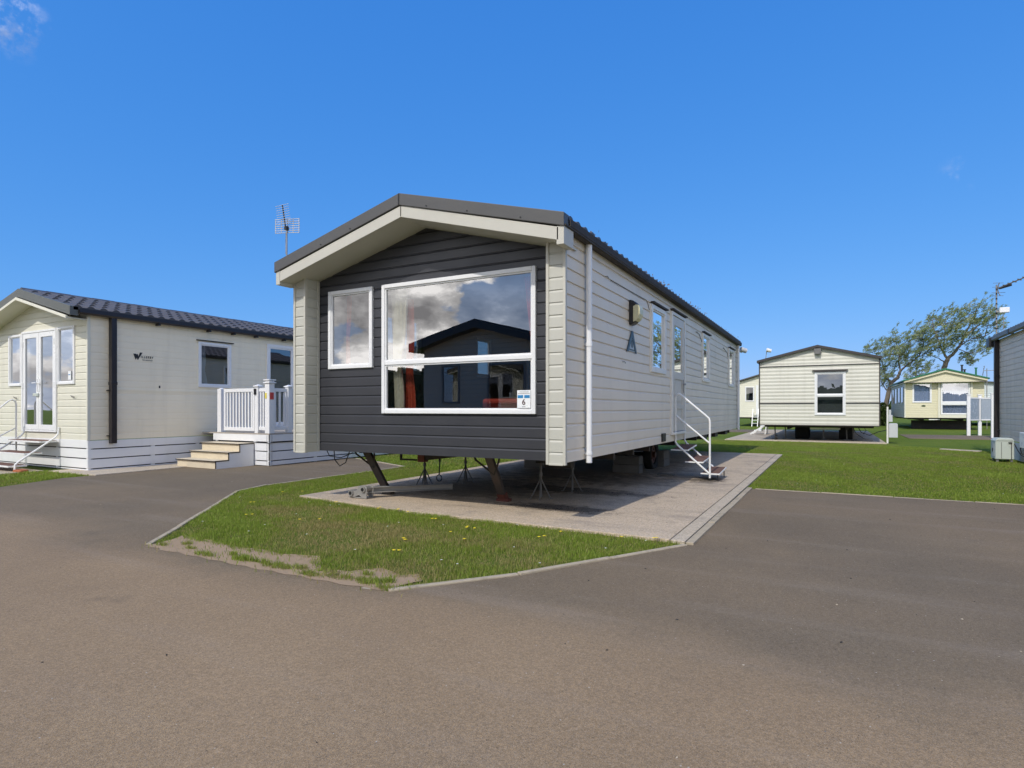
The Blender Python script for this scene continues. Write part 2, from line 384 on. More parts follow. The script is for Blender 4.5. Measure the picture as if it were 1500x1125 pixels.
def window(root, plane, pos, sign, a0, a1, z0, z1, fw=.055, bars=(), vbars=(), frame='pvc', glass='glass2', hood=False, out=.028, name='window', barw=None, label=None):
    mb = MB(); i0, i1 = -.035, out
    pbox(mb, plane, pos, sign, a0, a0+fw, z0, z1, i0, i1); pbox(mb, plane, pos, sign, a1-fw, a1, z0, z1, i0, i1)
    pbox(mb, plane, pos, sign, a0+fw, a1-fw, z0, z0+fw, i0, i1); pbox(mb, plane, pos, sign, a0+fw, a1-fw, z1-fw, z1, i0, i1)
    bw = barw or fw
    for b in bars: pbox(mb, plane, pos, sign, a0+fw, a1-fw, b-bw/2, b+bw/2, i0, i1-.004)
    for b in vbars: pbox(mb, plane, pos, sign, b-bw/2, b+bw/2, z0+fw, z1-fw, i0, i1-.003)
    # stepped inner bead
    st = fw*.35
    w = mb.build(name, M[frame], root, bevel=.005, label=label)
    b2 = MB()
    zs = [z0+fw] + [q for b in sorted(bars) for q in (b-bw/2, b+bw/2)] + [z1-fw]
    xs = [a0+fw] + [q for b in sorted(vbars) for q in (b-bw/2, b+bw/2)] + [a1-fw]
    for i in range(0, len(zs), 2):
        for j in range(0, len(xs), 2):
            A0, A1, Z0, Z1 = xs[j], xs[j+1], zs[i], zs[i+1]
            for q in ((A0, A0+st, Z0, Z1), (A1-st, A1, Z0, Z1), (A0+st, A1-st, Z0, Z0+st), (A0+st, A1-st, Z1-st, Z1)):
                pbox(b2, plane, pos, sign, *q, -.02, out*.45)
            g = MB(); g.quad(PT(plane, pos, sign, A0+st, -.004, Z0+st), PT(plane, pos, sign, A1-st, -.004, Z0+st), PT(plane, pos, sign, A1-st, -.004, Z1-st), PT(plane, pos, sign, A0+st, -.004, Z1-st))
            g.build('pane', M[glass], w, fixn=False)
    b2.build('glazing_bead', M[frame], w, bevel=.002)
    if hood:
        h = MB(); pbox(h, plane, pos, sign, a0+.02, a1+.03, z1+.012, z1+.035, 0, .055); h.build('drip_rail', M['gutter'], w)
    return w

def tileroof(root, x0, x1, xc, y0, y1, zeL, zeR, zp, mat='rooftile', pitch=.2, rows=5, wave=.028, thick=.03):
    """pressed tile sheet roof: waves along y, steps down the slope"""
    mb = MB(); ny = max(2, int((y1-y0)/pitch)*6)
    for xe, ze in ((x0, zeL), (x1, zeR)):
        prevrow = None
        for r_ in range(rows):
            for e in (0, 1):
                t = (r_+e)/rows
                x = xc+(xe-xc)*t; z = zp+(ze-zp)*t + (.022 if e == 1 else 0.)
                row = []
                for i in range(ny+1):
                    y = y0+(y1-y0)*i/ny; ph = (i % 6)/6.
                    w = wave*max(0., math.sin(math.pi*min(1, ph*1.5)))**.8 if ph < .67 else 0
                    row.append((x, y, z+w))
                if prevrow is not None:
                    n = len(mb.v); mb.v += prevrow+row; k = len(row)
                    for i in range(k-1): mb.f.append((n+i, n+i+1, n+k+i+1, n+k+i))
                prevrow = row
        # front edge thickness of the eave
        n = len(mb.v); low = [(p[0], p[1], ze-thick) for p in prevrow]; mb.v += prevrow+low; k = len(low)
        for i in range(k-1): mb.f.append((n+i, n+i+1, n+k+i+1, n+k+i))
    o = mb.build('roof', M[mat], root, fixn=False)
    c = MB(); w = .11; dz = w*abs(zp-zeR)/abs(x1-xc)
    for i in range(int((y1-y0)/.42)):
        ya = y0+i*.42; yb = min(y1, ya+.44)
        c.prism([(-w, -dz+.02), (0, .055), (w, -dz+.02), (w, -dz+.0), (0, .03), (-w, -dz)], lambda p, q, t: (xc+p, t, zp+q+.004*(i % 2)), ya, yb)
    c.build('ridge_cap', M[mat], o)
    return o

def sloped_band(mb, xs, zs, y0, y1, h):
    """band following a roofline (points xs,zs = top edge), height h, between y0,y1"""
    pts = list(zip(xs, zs)) + [(x, z-h) for x, z in reversed(list(zip(xs, zs)))]
    mb.prism(pts, lambda p, q, t: (p, t, q), y0, y1)

def curtain(name, plane, pos, sign, a0t, a1t, a0b, a1b, z0, z1, mat, label, folds=6, amp=.02, tie=None):
    mb = MB(); na = folds*6; nz = 14
    for j in range(nz+1):
        t = j/nz; z = z1+(z0-z1)*t
        A0 = a0t+(a0b-a0t)*t; A1 = a1t+(a1b-a1t)*t
        if tie: sq = 1-tie*math.exp(-((t-.62)/.16)**2); mid = A0 if tie > 0 else A1; A1 = A0+(A1-A0)*sq
        for i in range(na+1):
            u = i/na; a = A0+(A1-A0)*u; o = amp*math.sin(u*folds*2*math.pi+.7*math.sin(3*u+t*1.3))+.006*math.sin(9*u)
            mb.v.append(PT(plane, pos, sign, a, o, z))
    for j in range(nz):
        for i in range(na):
            n = j*(na+1)+i; mb.f.append((n, n+1, n+na+2, n+na+1))
    o = mb.build(name, M[mat], None, smooth=True, fixn=False); tag(o, label, 'curtain'); return o

def text_mesh(body, size, mat, mw, name, parent, shear=0., bold=0., xscale=1., ext=.001):
    cu = bpy.data.curves.new(name, 'FONT'); cu.body = body; cu.size = size; cu.shear = shear; cu.offset = bold; cu.extrude = ext; cu.align_x = 'CENTER'; cu.align_y = 'CENTER'
    to = bpy.data.objects.new('tmp_text', cu); C.objects.link(to); bpy.context.view_layer.update()
    me = bpy.data.meshes.new_from_object(to.evaluated_get(bpy.context.evaluated_depsgraph_get())); bpy.data.objects.remove(to)
    me.transform(mw @ Matrix.Diagonal((xscale, 1, 1, 1))); me.materials.clear(); me.materials.append(mat)
    o = bpy.data.objects.new(name, me); C.objects.link(o); attach(o, parent); return o

exec_parts = []
# ------------------------------------------------------------------ GROUND
def flat(name, polys, z, mat, kind='structure', parent=None):
    mb = MB()
    for p in polys:
        n = len(mb.v); mb.v += [(x, y, z) for x, y in p]; mb.f.append(tuple(range(n, n+len(p))))
    o = mb.build(name, mat, parent, fixn=False)
    for pl in o.data.polygons:
        if pl.normal.z < 0: pl.flip()
    if kind: o['kind'] = kind
    return o
def slab(name, pts, z0, z1, mat, bevel=.006):
    mb = MB(); mb.prism(pts, lambda p, q, t: (p, q, t), z0, z1); o = mb.build(name, mat, bevel=bevel); o['kind'] = 'structure'; return o

flat('ground', [[(-900,-900),(900,-900),(900,900),(-900,900)]], 0, M['ground'])
flat('road', [[(-80,-2.4),(80,-2.4),(80,2.9),(-80,2.9)]], .006, M['asphalt'])
flat('driveway', [[(-10.55,2.9),(-5.04,2.9),(-5.57,3.52),(-7.2,5.35),(-7.43,6.04),(-7.43,9.3),(-9.7,10.35),(-11.2,10.35),(-11.2,5.5),(-11.2,5.1),(-10.73,4.08)]], .006, M['asphalt'])
flat('parking_bay', [[(-2.46,2.9),(3.2,2.9),(3.2,9.1),(-1.03,9.1),(-1.03,5.12),(-1.11,5.08),(-1.91,3.62)]], .006, M['asphalt'])
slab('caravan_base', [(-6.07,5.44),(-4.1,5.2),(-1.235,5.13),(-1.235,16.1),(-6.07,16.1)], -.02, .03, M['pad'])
slab('edging_slab', [(-1.228,5.125),(-1.105,5.12),(-1.095,16.1),(-1.228,16.1)], -.02, .027, M['pad2'])
slab('concrete_strip', [(-12.6,5.5),(-11.12,5.55),(-11.18,8.0),(-12.6,8.0)], -.02, .022, M['pad2'])
slab('path', [(2.6,27.5),(14,28.5),(14,32.5),(2.6,31.5)], -.02, .015, M['asphalt'])
slab('far_path', [(-9,31),(-3.4,31),(-3.4,35),(-9,35)], -.02, .015, M['asphalt'])
slab('neighbour_base', [(-3.53,23.1),(1.55,22.85),(1.55,35),(-3.53,35)], -.02, .03, M['pad2'])
slab('manhole_slab', [(2.62,20.35),(3.42,19.75),(3.52,20.0),(2.72,20.6)], -.02, .03, M['pad2'])
slab('step_base', [(-14.9,4.6),(-12.75,4.6),(-12.75,5.5),(-14.9,5.5)], -.02, .02, M['kerb'])

# kerbs: short edging stones laid end to end, slightly uneven
def kerb(pts, w=.046, h=.022, seg=.9):
    mb = MB(); rr = random.Random(3)
    for (xa, ya), (xb, yb) in zip(pts[:-1], pts[1:]):
        L = math.hypot(xb-xa, yb-ya); n = max(1, round(L/seg))
        for i in range(n):
            t0 = i/n+.004/L; t1 = (i+1)/n-.004/L; hh = h+rr.uniform(-.006, .004); o = rr.uniform(-.004, .004)
            mb.bar((xa+(xb-xa)*t0+o, ya+(yb-ya)*t0, hh/2-.02), (xa+(xb-xa)*t1+o, ya+(yb-ya)*t1, hh/2-.02+rr.uniform(-.003, .003)), w, hh+.04)
    o = mb.build('kerb', M['kerb'], bevel=.006); o['kind'] = 'structure'; return o
kerb([(-5.06,2.93),(-5.57,3.52),(-7.2,5.35),(-7.43,6.04),(-7.43,9.3)])
kerb([(-7.43,9.3),(-9.7,10.35)])
kerb([(-2.46,2.91),(-1.91,3.62),(-1.09,5.08)])
kerb([(-1.062,5.10),(-1.052,9.1)], w=.066, h=.03)
kerb([(-.98,9.12),(3.2,9.12)], w=.03, h=.016)
kerb([(-5.06,2.92),(-4.62,2.89)], w=.04, h=.008, seg=.25)
kerb([(-2.85,2.875),(-2.47,2.90)], w=.035, h=.007, seg=.2)

SOIL = [(-5.18,3.24),(-4.68,3.19),(-4.34,3.15),(-4.06,3.18),(-3.82,3.15),(-3.5,3.25),(-3.30,3.08),(-3.19,3.0),(-2.99,3.05),(-2.84,3.23),(-2.62,3.13),(-2.52,3.24),(-2.40,3.08),(-2.5,2.93),(-2.88,2.9),(-3.26,2.9),(-3.67,2.89),(-4.1,2.9),(-4.52,2.91),(-4.78,2.91),(-5.03,2.94)]
TUFTS = [(-4.33,2.94,.14,.045),(-3.93,2.98,.13,.05),(-3.54,2.97,.16,.06),(-3.17,2.93,.11,.05),(-2.95,2.98,.17,.055),(-2.70,3.0,.12,.07),(-4.94,2.98,.05,.04),(-2.5,2.93,.08,.04),(-3.74,3.0,.09,.04),(-3.36,3.02,.08,.04),(-2.58,3.05,.07,.05),(-4.62,3.02,.07,.03),(-4.12,3.04,.05,.03),(-3.1,3.05,.1,.04),(-2.82,3.12,.06,.03),(-4.8,3.1,.05,.04)]
soilp = []
for (xa, ya), (xb, yb) in zip(SOIL, SOIL[1:]+SOIL[:1]):
    for i in range(6):
        t = i/6; x = xa+(xb-xa)*t; y = ya+(yb-ya)*t
        j = mnoise.noise(Vector((x*7, y*7, 0)))*.035 if y > 2.96 else 0
        soilp.append((x, y+j+.02*(y > 3)))
soilw = [(x, y+.07*max(0, min(1, (y-2.97)/.1)) if y > 2.97 else y-.03+.012*math.sin(x*23)) for x, y in soilp]
flat('bare_soil', [soilw], .0085, M['soil'])

def inpoly(px, py, poly):
    c = np.zeros(len(px), bool); n = len(poly)
    for i in range(n):
        x0, y0 = poly[i]; x1, y1 = poly[(i+1) % n]
        if y0 == y1: continue
        c ^= ((y0 > py) != (y1 > py)) & (px < (x1-x0)*(py-y0)/(y1-y0)+x0)
    return c
def smooth_noise(x, y, s, seed):
    r = np.random.default_rng(seed); out = np.zeros_like(x)
    for k in range(7):
        a = r.uniform(0, 2*math.pi); f = s*r.uniform(.5, 2.2); out += np.sin((x*math.cos(a)+y*math.sin(a))*f+r.uniform(0, 6.28))*np.sin((x*math.sin(a)-y*math.cos(a))*f*.8+r.uniform(0, 6.28))
    return out/3.5
def blades(name, poly, dens, h, w, label, exclude=(), include_ellipses=None, hz=0., seed=1, dryc=()):
    r = np.random.default_rng(seed)
    xs = [p[0] for p in poly]; ys = [p[1] for p in poly]; A = (max(xs)-min(xs))*(max(ys)-min(ys)); n = int(A*dens)
    x = r.uniform(min(xs), max(xs), n); y = r.uniform(min(ys), max(ys), n)
    keep = inpoly(x, y, poly)
    for e in exclude: keep &= ~inpoly(x+smooth_noise(x, y, 14, 5)*.03+r.normal(0, .022, n), y+smooth_noise(x, y, 11, 6)*.03+r.normal(0, .016, n), e) | (r.random(n) < .02)
    if include_ellipses:
        for cx, cy, rx, ry in include_ellipses: keep |= (((x-cx)/rx)**2+((y-cy)/ry)**2 < r.uniform(.3, 1.1, n))
    # the lawn is patchy, mown in clumps
    patch = smooth_noise(x, y, 2.2, seed+3); fine = smooth_noise(x, y, 11, seed+4)
    keep &= r.uniform(0, 1, n) < .72+.35*patch+.2*fine
    x, y, patch, fine = x[keep], y[keep], patch[keep], fine[keep]; n = len(x)
    hh = h*(.55+.6*r.random(n))*(1+.35*fine+.25*patch); ww = w*r.uniform(.6, 1.3, n); a = r.uniform(0, 6.283, n); le = r.uniform(.1, .95, n)*hh; la = r.uniform(0, 6.283, n)
    dx = np.cos(a)*ww/2; dy = np.sin(a)*ww/2; lx = np.cos(la)*le; ly = np.sin(la)*le
    V = np.empty((n, 5, 3))
    V[:,0] = np.stack([x-dx, y-dy, np.full(n, hz-.004)], 1); V[:,1] = np.stack([x+dx, y+dy, np.full(n, hz-.004)], 1)
    V[:,2] = np.stack([x+dx*.75+lx*.35, y+dy*.75+ly*.35, hz+hh*.6], 1); V[:,3] = np.stack([x-dx*.75+lx*.35, y-dy*.75+ly*.35, hz+hh*.6], 1)
    V[:,4] = np.stack([x+lx, y+ly, hz+hh*.93], 1)
    me = bpy.data.meshes.new(name); me.vertices.add(n*5); me.vertices.foreach_set('co', V.reshape(-1))
    base = (np.arange(n)*5)[:, None]
    loops = np.concatenate([base+np.array([[0,1,2,3]]), base+np.array([[3,2,4]])], 1).reshape(-1)
    me.loops.add(len(loops)); me.loops.foreach_set('vertex_index', loops)
    st = np.stack([np.arange(n)*7, np.arange(n)*7+4], 1).reshape(-1); me.polygons.add(2*n); me.polygons.foreach_set('loop_start', st)
    me.update(calc_edges=True)
    tint = .50+.42*patch+.22*fine+r.normal(0, .17, n); tint -= (r.random(n) < .08)*.5
    for cx, cy, rr_ in dryc: tint -= .62*np.exp(-(((x-cx)/rr_)**2+((y-cy)/(rr_*.6))**2))*r.uniform(.4, 1.2, n)
    at = me.attributes.new('tint', 'FLOAT', 'FACE'); at.data.foreach_set('value', np.repeat(np.clip(tint, 0, 1), 2))
    me.materials.append(M['blade']); o = bpy.data.objects.new(name, me); C.objects.link(o); tag(o, label, 'grass', kind='stuff'); return o
ISLAND = [(-5.03,2.95),(-2.45,2.91),(-1.922,3.645),(-1.12,5.07),(-1.2,5.145),(-4.1,5.215),(-6.09,5.455),(-6.09,9.2),(-7.42,9.3),(-7.415,6.04),(-7.185,5.35),(-5.555,3.53)]
blades('grass', ISLAND, 11000, .034, .0042, 'short patchy green grass on the island in front of the caravan base', exclude=[soilp], include_ellipses=TUFTS, seed=21, dryc=[(-4.35,4.15,.5),(-3.9,4.35,.45),(-3.2,4.2,.4),(-2.6,3.3,.5),(-1.9,3.9,.35),(-4.9,4.9,.3),(-3.6,3.8,.6),(-2.4,4.4,.5),(-5.6,4.6,.5)])
blades('grass', [(-.98,9.14),(3.4,9.14),(6.5,14),(3.3,21),(-1.,22.8),(-3.9,22.8),(-3.9,16.2),(-1.09,16.2),(-1.09,9.14)], 3600, .026, .007, 'mown green lawn right of the concrete base, reaching the white caravan', seed=33)
blades('grass', [(-10.6,3.2),(-10.8,4.1),(-11.25,5.1),(-11.15,5.5),(-12.7,5.45),(-12.7,4.6),(-15,4.5),(-15,3.2)], 2600, .045, .008, 'strip of grass at the foot of the ivory caravan front', seed=41)
blades('grass', [(-7.35,9.35),(-9.65,10.4),(-9.7,16),(-6.15,16),(-6.15,9.3)], 1500, .045, .009, 'green grass between the two caravans behind the driveway', seed=47)
blades('grass_tufts', [(-5.1,2.8),(-2.3,2.8),(-2.3,3.2),(-5.1,3.2)], 16000, .042, .0045, 'ragged grass tufts growing through the worn bare soil edge of the island', exclude=[[(-6,2),(-1,2),(-1,4),(-6,4)]], include_ellipses=TUFTS, seed=61, hz=.008)
# ragged fringe over the kerbs
def fringe(pts, seed, w=.035, dens=420, name='grass', label=''):
    poly = []
    for (xa, ya), (xb, yb) in zip(pts[:-1], pts[1:]):
        L = math.hypot(xb-xa, yb-ya); nx, ny = -(yb-ya)/L*w, (xb-xa)/L*w
        poly.append([(xa-nx, ya-ny), (xb-nx, yb-ny), (xb+nx, yb+ny), (xa+nx, ya+ny)])
    return poly

def scatter_small(name, pts, fn, mat, label, cat='flowers', kind='stuff'):
    mb = MB()
    for p in pts: fn(mb, p)
    o = mb.build(name, mat, fixn=False); tag(o, label, cat, kind=kind); return o
DAND = [(-6.44,5.49),(-6.08,4.77),(-4.52,4.31),(-5.21,5.24),(-4.5,5.19),(-4.23,5.18),(-4.01,5.07),(-3.53,4.91),(-3.19,4.0),(-2.99,3.67),(-4.7,4.22),(-5.37,4.19),(-3.03,4.44),(-3.02,4.69),(-2.77,4.27),(-2.2,4.66),(-2.93,4.69),(-1.35,5.06),(-6.3,5.7),(-4.45,5.1),(-1.6,4.95),(-3.25,4.05),(-2.15,4.9)]
def dand_proto(x, y, i):
    mb = MB(); rr = random.Random(i); z = .035+rr.random()*.012
    for k in range(13):
        a = k*2*math.pi/13+rr.random()*.3; r1 = .014+rr.random()*.004
        mb.tri((x, y, z), (x+math.cos(a-.2)*r1, y+math.sin(a-.2)*r1, z+.005), (x+math.cos(a+.25)*r1, y+math.sin(a+.25)*r1, z+.004))
    h = mb.build('dandelion', M['petal'], None, fixn=False)
    tag(h, 'small yellow dandelion in the grass island in front of the dark gabled caravan', 'flower', 'dandelions in the grass island')
    s = MB(); s.tube([(x, y, .0), (x+.004, y, z-.001)], .0018, 5); s.build('stem', M['blade'], h)
for i, (x, y) in enumerate(DAND):
    dand_proto(x, y, i)
    if i % 2: dand_proto(x+random.uniform(-.05, .05), y+random.uniform(-.05, .05), i+50)
def dz(mb, p):
    x, y = p; z = .036
    for k in range(6):
        a = k*math.pi/3; mb.tri((x, y, z), (x+math.cos(a-.4)*.009, y+math.sin(a-.4)*.009, z+.002), (x+math.cos(a+.4)*.009, y+math.sin(a+.4)*.009, z+.002))
rd = random.Random(5)
dp = []
while len(dp) < 22:
    x = rd.uniform(-6.6, -1.3); y = rd.uniform(3.3, 5.2)
    if inpoly(np.array([x]), np.array([y]), ISLAND)[0]: dp.append((x, y))
dp += [(rd.uniform(-.5, 3), rd.uniform(9.6, 15)) for _ in range(24)]
scatter_small('daisies', dp, dz, M['daisy'], 'tiny white daisies scattered over the grass')
def chip(mb, p):
    x, y, s = p; rr = random.Random(int(x*1000)); a = rr.random()*6.28; z = .007
    pts = []
    for k in range(5):
        an = a+k*1.256; rad = s*(.5+rr.random()*.6)*(1 if k % 2 else .4); pts.append((x+math.cos(an)*rad, y+math.sin(an)*rad))
    n = len(mb.v); mb.v += [(q[0], q[1], z) for q in pts]+[(x, y, z+s*.45)]
    for k in range(5): mb.f.append((n+k, n+(k+1) % 5, n+5))
cp = [(rd.uniform(-9, 2.6), rd.uniform(.9, 8.8), rd.uniform(.002, .0055)) for _ in range(1700)]
onr = lambda p: not inpoly(np.array([p[0]]), np.array([p[1]]), ISLAND)[0] and not (-6.1 < p[0] < -1 and 5.1 < p[1] < 16)
scatter_small('gravel', [p for p in cp if onr(p)], chip, M['kerb'], 'pale loose grit and chippings scattered over the asphalt', 'gravel')
cp2 = [(rd.uniform(-9, 2.6), rd.uniform(.9, 8.8), rd.uniform(.006, .014)) for _ in range(140)]
scatter_small('leaf_litter', [p for p in cp2 if onr(p)], chip, M['steel'], 'small dark dead leaf fragments lying on the asphalt', 'litter')
def chip2(mb, p):
    n0 = len(mb.v); chip(mb, p)
    for i in range(n0, len(mb.v)): v = mb.v[i]; mb.v[i] = (v[0], v[1], v[2]+.024)
lt = [(rd.gauss(-2.8, .30), rd.gauss(6.12, .09), rd.uniform(.005, .013)) for _ in range(260)]+[(rd.gauss(-3.3, .6), rd.gauss(7.6, .15), rd.uniform(.006, .016)) for _ in range(220)]+[(rd.uniform(-5.9, -1.3), rd.uniform(5.5, 12), rd.uniform(.004, .010)) for _ in range(320)]+[(rd.gauss(-1.72, .12), rd.gauss(9.62, .12), rd.uniform(.006, .013)) for _ in range(60)]
scatter_small('leaf_litter', [q for q in lt if q[1] > 5.5 and q[0] < -1.3], chip2, M['rubber'], 'dark dead leaves and grit gathered on the concrete base under the centre caravan', 'litter')
cp3 = [(.02,3.95,.010),(-.35,2.82,.009),(.62,4.0,.011),(.78,3.6,.008),(-.45,1.97,.008),(-3.88,5.92,.016),(-1.5,5.5,.010),(-7.7,3.9,.011),(-8.3,6.1,.012),(-7.4,4.6,.010)]
scatter_small('shell_scraps', cp3, chip, M['pad2'], 'few pale shell scraps lying on the asphalt and concrete', 'litter')

# ------------------------------------------------------------------ MAIN CARAVAN
XL, XR, YF, YD, YB, ZB, ZE = -5.90, -2.24, 5.21, 5.436, 16.75, .636, 2.85
XC = -4.07
van = thing('static_caravan', (XC, 11, 0), 'large cream static caravan with charcoal front and big picture window, in the centre', 'caravan')
big = (-4.674, -2.656, 1.097, 2.608); small = (-5.533, -4.819, 1.643, 2.607)
siding('front_panel', M['darksiding'], van, 'Y', YD, -1, -5.705, -2.435, ZB-.01, 2.77, (XC, 3.20), [big, small], .115, .012)
# side walls with openings
SW = [(8.19, 9.0, 1.668, 2.62), (9.37, 10.32, .74, 2.69), (11.90, 12.62, 1.686, 2.63), (15.2, 16.07, 1.697, 2.63)]
siding('wall', M['creamside'], van, 'X', XR, 1, YF, YB, ZB, ZE, None, SW, .125, .013)
LW = [(6.75, 7.75, 1.7, 2.6), (9.45, 10.0, 1.75, 2.5), (13, 13.9, 1.7, 2.6)]
siding('wall', M['creamside'], van, 'X', XL, -1, YF, YB, ZB, ZE, None, LW, .125, .010)
siding('wall', M['cream'], van, 'Y', YB, 1, XL, XR, ZB, ZE, (XC, 3.33), [(-4.9, -3.4, 1.6, 2.5)], .125, .010)
# corner pilasters (front wing walls)
for x0, x1, xin in ((XL, -5.705, -5.705), (-2.435, XR, -2.435)):
    pil = siding('pilaster', M['cream'], van, 'Y', YF, -1, x0+.022, x1-.022, ZB-.02, 2.84, None, [], .12, .008)
    inner = 1 if x0 == XL else -1
    siding('return_board', M['cream'], pil, 'X', xin, inner, YF+.02, YD-.03, ZB-.02, 2.78, None, [], .12, .008)
    t = MB(); t.box(x0-.006, x0+.024, YF-.012, YF+.03, ZB-.025, 2.84); t.box(x1-.024, x1+.006, YF-.012, YF+.03, ZB-.025, 2.78)
    t.box(xin-.012, xin+.012, YD-.035, YD-.004, ZB-.02, 2.76); t.box(x0+.024, x1-.024, YF-.01, YF+.0, ZB-.03, ZB-.012); t.build('corner_trim', M['creamtrim'], pil, bevel=.003)
for q in ((XR-.02, XR+.014), (XL-.014, XL+.02)): t = MB(); t.box(*q, YB-.04, YB+.012, ZB-.01, ZE); t.build('corner_trim', M['creamtrim'], van, bevel=.003)
# roof, verge, fascia, soffit
tileroof(van, -5.98, -2.155, XC, 5.08, 16.86, 2.90, 2.90, 3.385, pitch=.19, rows=6, wave=.032)
b = MB(); sloped_band(b, [-5.985, -4.061, -2.155], [2.935, 3.447, 2.948], 4.975, 5.10, .128); vg = b.build('verge', M['verge'], van, bevel=.006)
for x in (-5.2, -4.75, -3.7, -3.2, -2.6): z = 3.447-abs(x+4.061)*.262-.10; b = MB(); b.tube([(x, 4.968, z), (x, 4.98, z)], .007, 8); b.build('screw', M['black'], vg)
b = MB(); b.box(-4.067, -4.055, 4.969, 4.98, 3.325, 3.44); b.build('joint', M['black'], vg)
b = MB(); sloped_band(b, [-5.90, -4.045, -2.215], [2.818, 3.315, 2.822], 4.99, 5.02, .122); fs = b.build('fascia', M['creamtrim'], van, bevel=.004)
b = MB(); b.box(-4.048, -4.042, 4.984, 4.99, 3.2, 3.31); b.build('joint', M['steel'], fs)
b = MB()
for xa, za, xb, zb in ((-5.90, 2.700, -4.045, 3.195), (-4.045, 3.195, -2.215, 2.702)):
    b.prism([(xa, za), (xb, zb), (xb, zb+.02), (xa, za+.02)], lambda p, q, t: (p, t, q), 5.02, YD+.01)
b.build('soffit', M['creamtrim'], van)
for q in ((-2.235, -2.16), (-5.97, -5.905)): b = MB(); b.box(*q, 4.99, 5.22, 2.66, 2.83); b.build('box_end', M['creamtrim'], van, bevel=.004)
b = MB(); b.box(-2.235, -2.145, 5.0, 16.86, 2.83, 2.845); b.box(-5.985, -5.905, 5.0, 16.86, 2.83, 2.845); b.build('soffit', M['gutter'], van)
for sx, xo in ((1, -2.195), (-1, -5.935)):
    g = MB(); prof = [(0, 0), (.0, -.075), (.02, -.1), (.055, -.1), (.075, -.075), (.075, -.01), (.068, -.01), (.068, -.07), (.05, -.092), (.024, -.092), (.008, -.07), (.008, 0)]
    g.prism(prof, lambda p, q, t: (xo+sx*(p-.02), t, 2.925+q), 5.10, 16.87); g.build('gutter', M['gutter'], van)
# moss on the gutter line
mo = MB(); rm = random.Random(9)
for i in range(70):
    y = rm.choice([rm.uniform(5.1, 16.5), rm.gauss(10.8, .7), rm.gauss(8.5, .4)]); y = min(16.7, max(5.1, y)); x = -2.14+rm.uniform(-.15, .03); z = 2.965+(-2.14-x)*.26+rm.uniform(-.01, .02)
    for k in range(3):
        a = rm.random()*6.28; s_ = rm.uniform(.006, .015); mo.tri((x, y, z-.02), (x+math.cos(a)*s_, y+math.sin(a)*s_, z), (x+math.cos(a+1)*s_*.6, y+math.sin(a+1)*s_*.6, z+s_))
tag(mo.build('moss', M['bark'], van, fixn=False), kind='stuff')
# floor, ceiling, inner lining
b = MB(); b.box(XL+.03, XR-.03, YD+.02, YB-.03, ZB+.0, ZB+.06); b.build('floor', M['steel'], van)
siding('inner_wall', M['interior'], van, 'X', XR-.045, -1, YD+.01, YB-.03, ZB+.06, 2.84, None, SW, .5, 0, 'flat')
siding('inner_wall', M['interior'], van, 'X', XL+.045, 1, YD+.01, YB-.03, ZB+.06, 2.84, None, LW, .5, 0, 'flat')
b = MB(); b.quad((XL+.04, YD+.03, 2.8), (XL+.04, YB-.05, 2.8), (XC, YB-.05, 3.25), (XC, YD+.03, 3.25)); b.quad((XC, YD+.03, 3.25), (XC, YB-.05, 3.25), (XR-.04, YB-.05, 2.8), (XR-.04, YD+.03, 2.8)); b.build('ceiling', M['ceiling'], van, fixn=False)
b = MB(); b.box(XL+.06, -3.3, 11.5, 11.56, ZB+.06, 3.0); b.box(-4.6, XR-.06, 10.6, 10.65, ZB+.06, 1.7); b.build('partition', M['interior'], van)
# windows
window(van, 'Y', YD, -1, *big, fw=.045, bars=(1.686,), glass='glass', barw=.046)
window(van, 'Y', YD, -1, *small, fw=.045, glass='glass')
for i in (0, 2, 3): window(van, 'X', XR, 1, *SW[i], fw=.062 if i == 0 else .055, glass='glass2', hood=True, frame='pvcdirty')
for w_ in LW: window(van, 'X', XL, -1, *w_, fw=.05, glass='glass2')
window(van, 'Y', YB, 1, -4.9, -3.4, 1.6, 2.5, glass='glass2')
# entrance door
door = MB(); y0, y1, z0, z1 = SW[1]
pbox(door, 'X', XR, 1, y0, y0+.05, z0, z1, -.03, .03); pbox(door, 'X', XR, 1, y1-.05, y1, z0, z1, -.03, .03); pbox(door, 'X', XR, 1, y0+.05, y1-.05, z1-.05, z1, -.03, .03); pbox(door, 'X', XR, 1, y0+.05, y1-.05, z0, z0+.04, -.03, .05)
dr = door.build('door', M['pvcdirty'], van, bevel=.004)
sm = MB()
for q in ((y0+.05, y0+.062, z0+.05, z1-.05), (y1-.062, y1-.05, z0+.05, z1-.05), (y0+.062, y1-.062, z1-.062, z1-.05)): pbox(sm, 'X', XR, 1, *q, -.02, .006)
sm.build('seal', M['black'], dr)
lf = MB(); a, c_ = y0+.063, y1-.063
for q in ((a, a+.13, z0+.05, z1-.06), (c_-.13, c_, z0+.05, z1-.06), (a+.13, c_-.13, z0+.05, z0+.17), (a+.13, c_-.13, z1-.20, z1-.06), (a+.13, c_-.13, 1.63, 1.75), (a+.13, c_-.13, 1.15, 1.22)): pbox(lf, 'X', XR, 1, *q, -.02, .018)
for q in ((a+.13, c_-.13, z0+.17, 1.15), (a+.13, c_-.13, 1.22, 1.63)): pbox(lf, 'X', XR, 1, *q, -.02, .004); pbox(lf, 'X', XR, 1, q[0]+.05, q[1]-.05, q[2]+.05, q[3]-.05, .004, .014)
lf.build('door_leaf', M['door'], dr, bevel=.003)
g = MB(); g.quad((XR+.002, a+.13, 1.75), (XR+.002, c_-.13, 1.75), (XR+.002, c_-.13, z1-.20), (XR+.002, a+.13, z1-.20)); g.build('pane', M['glass2'], dr, fixn=False)
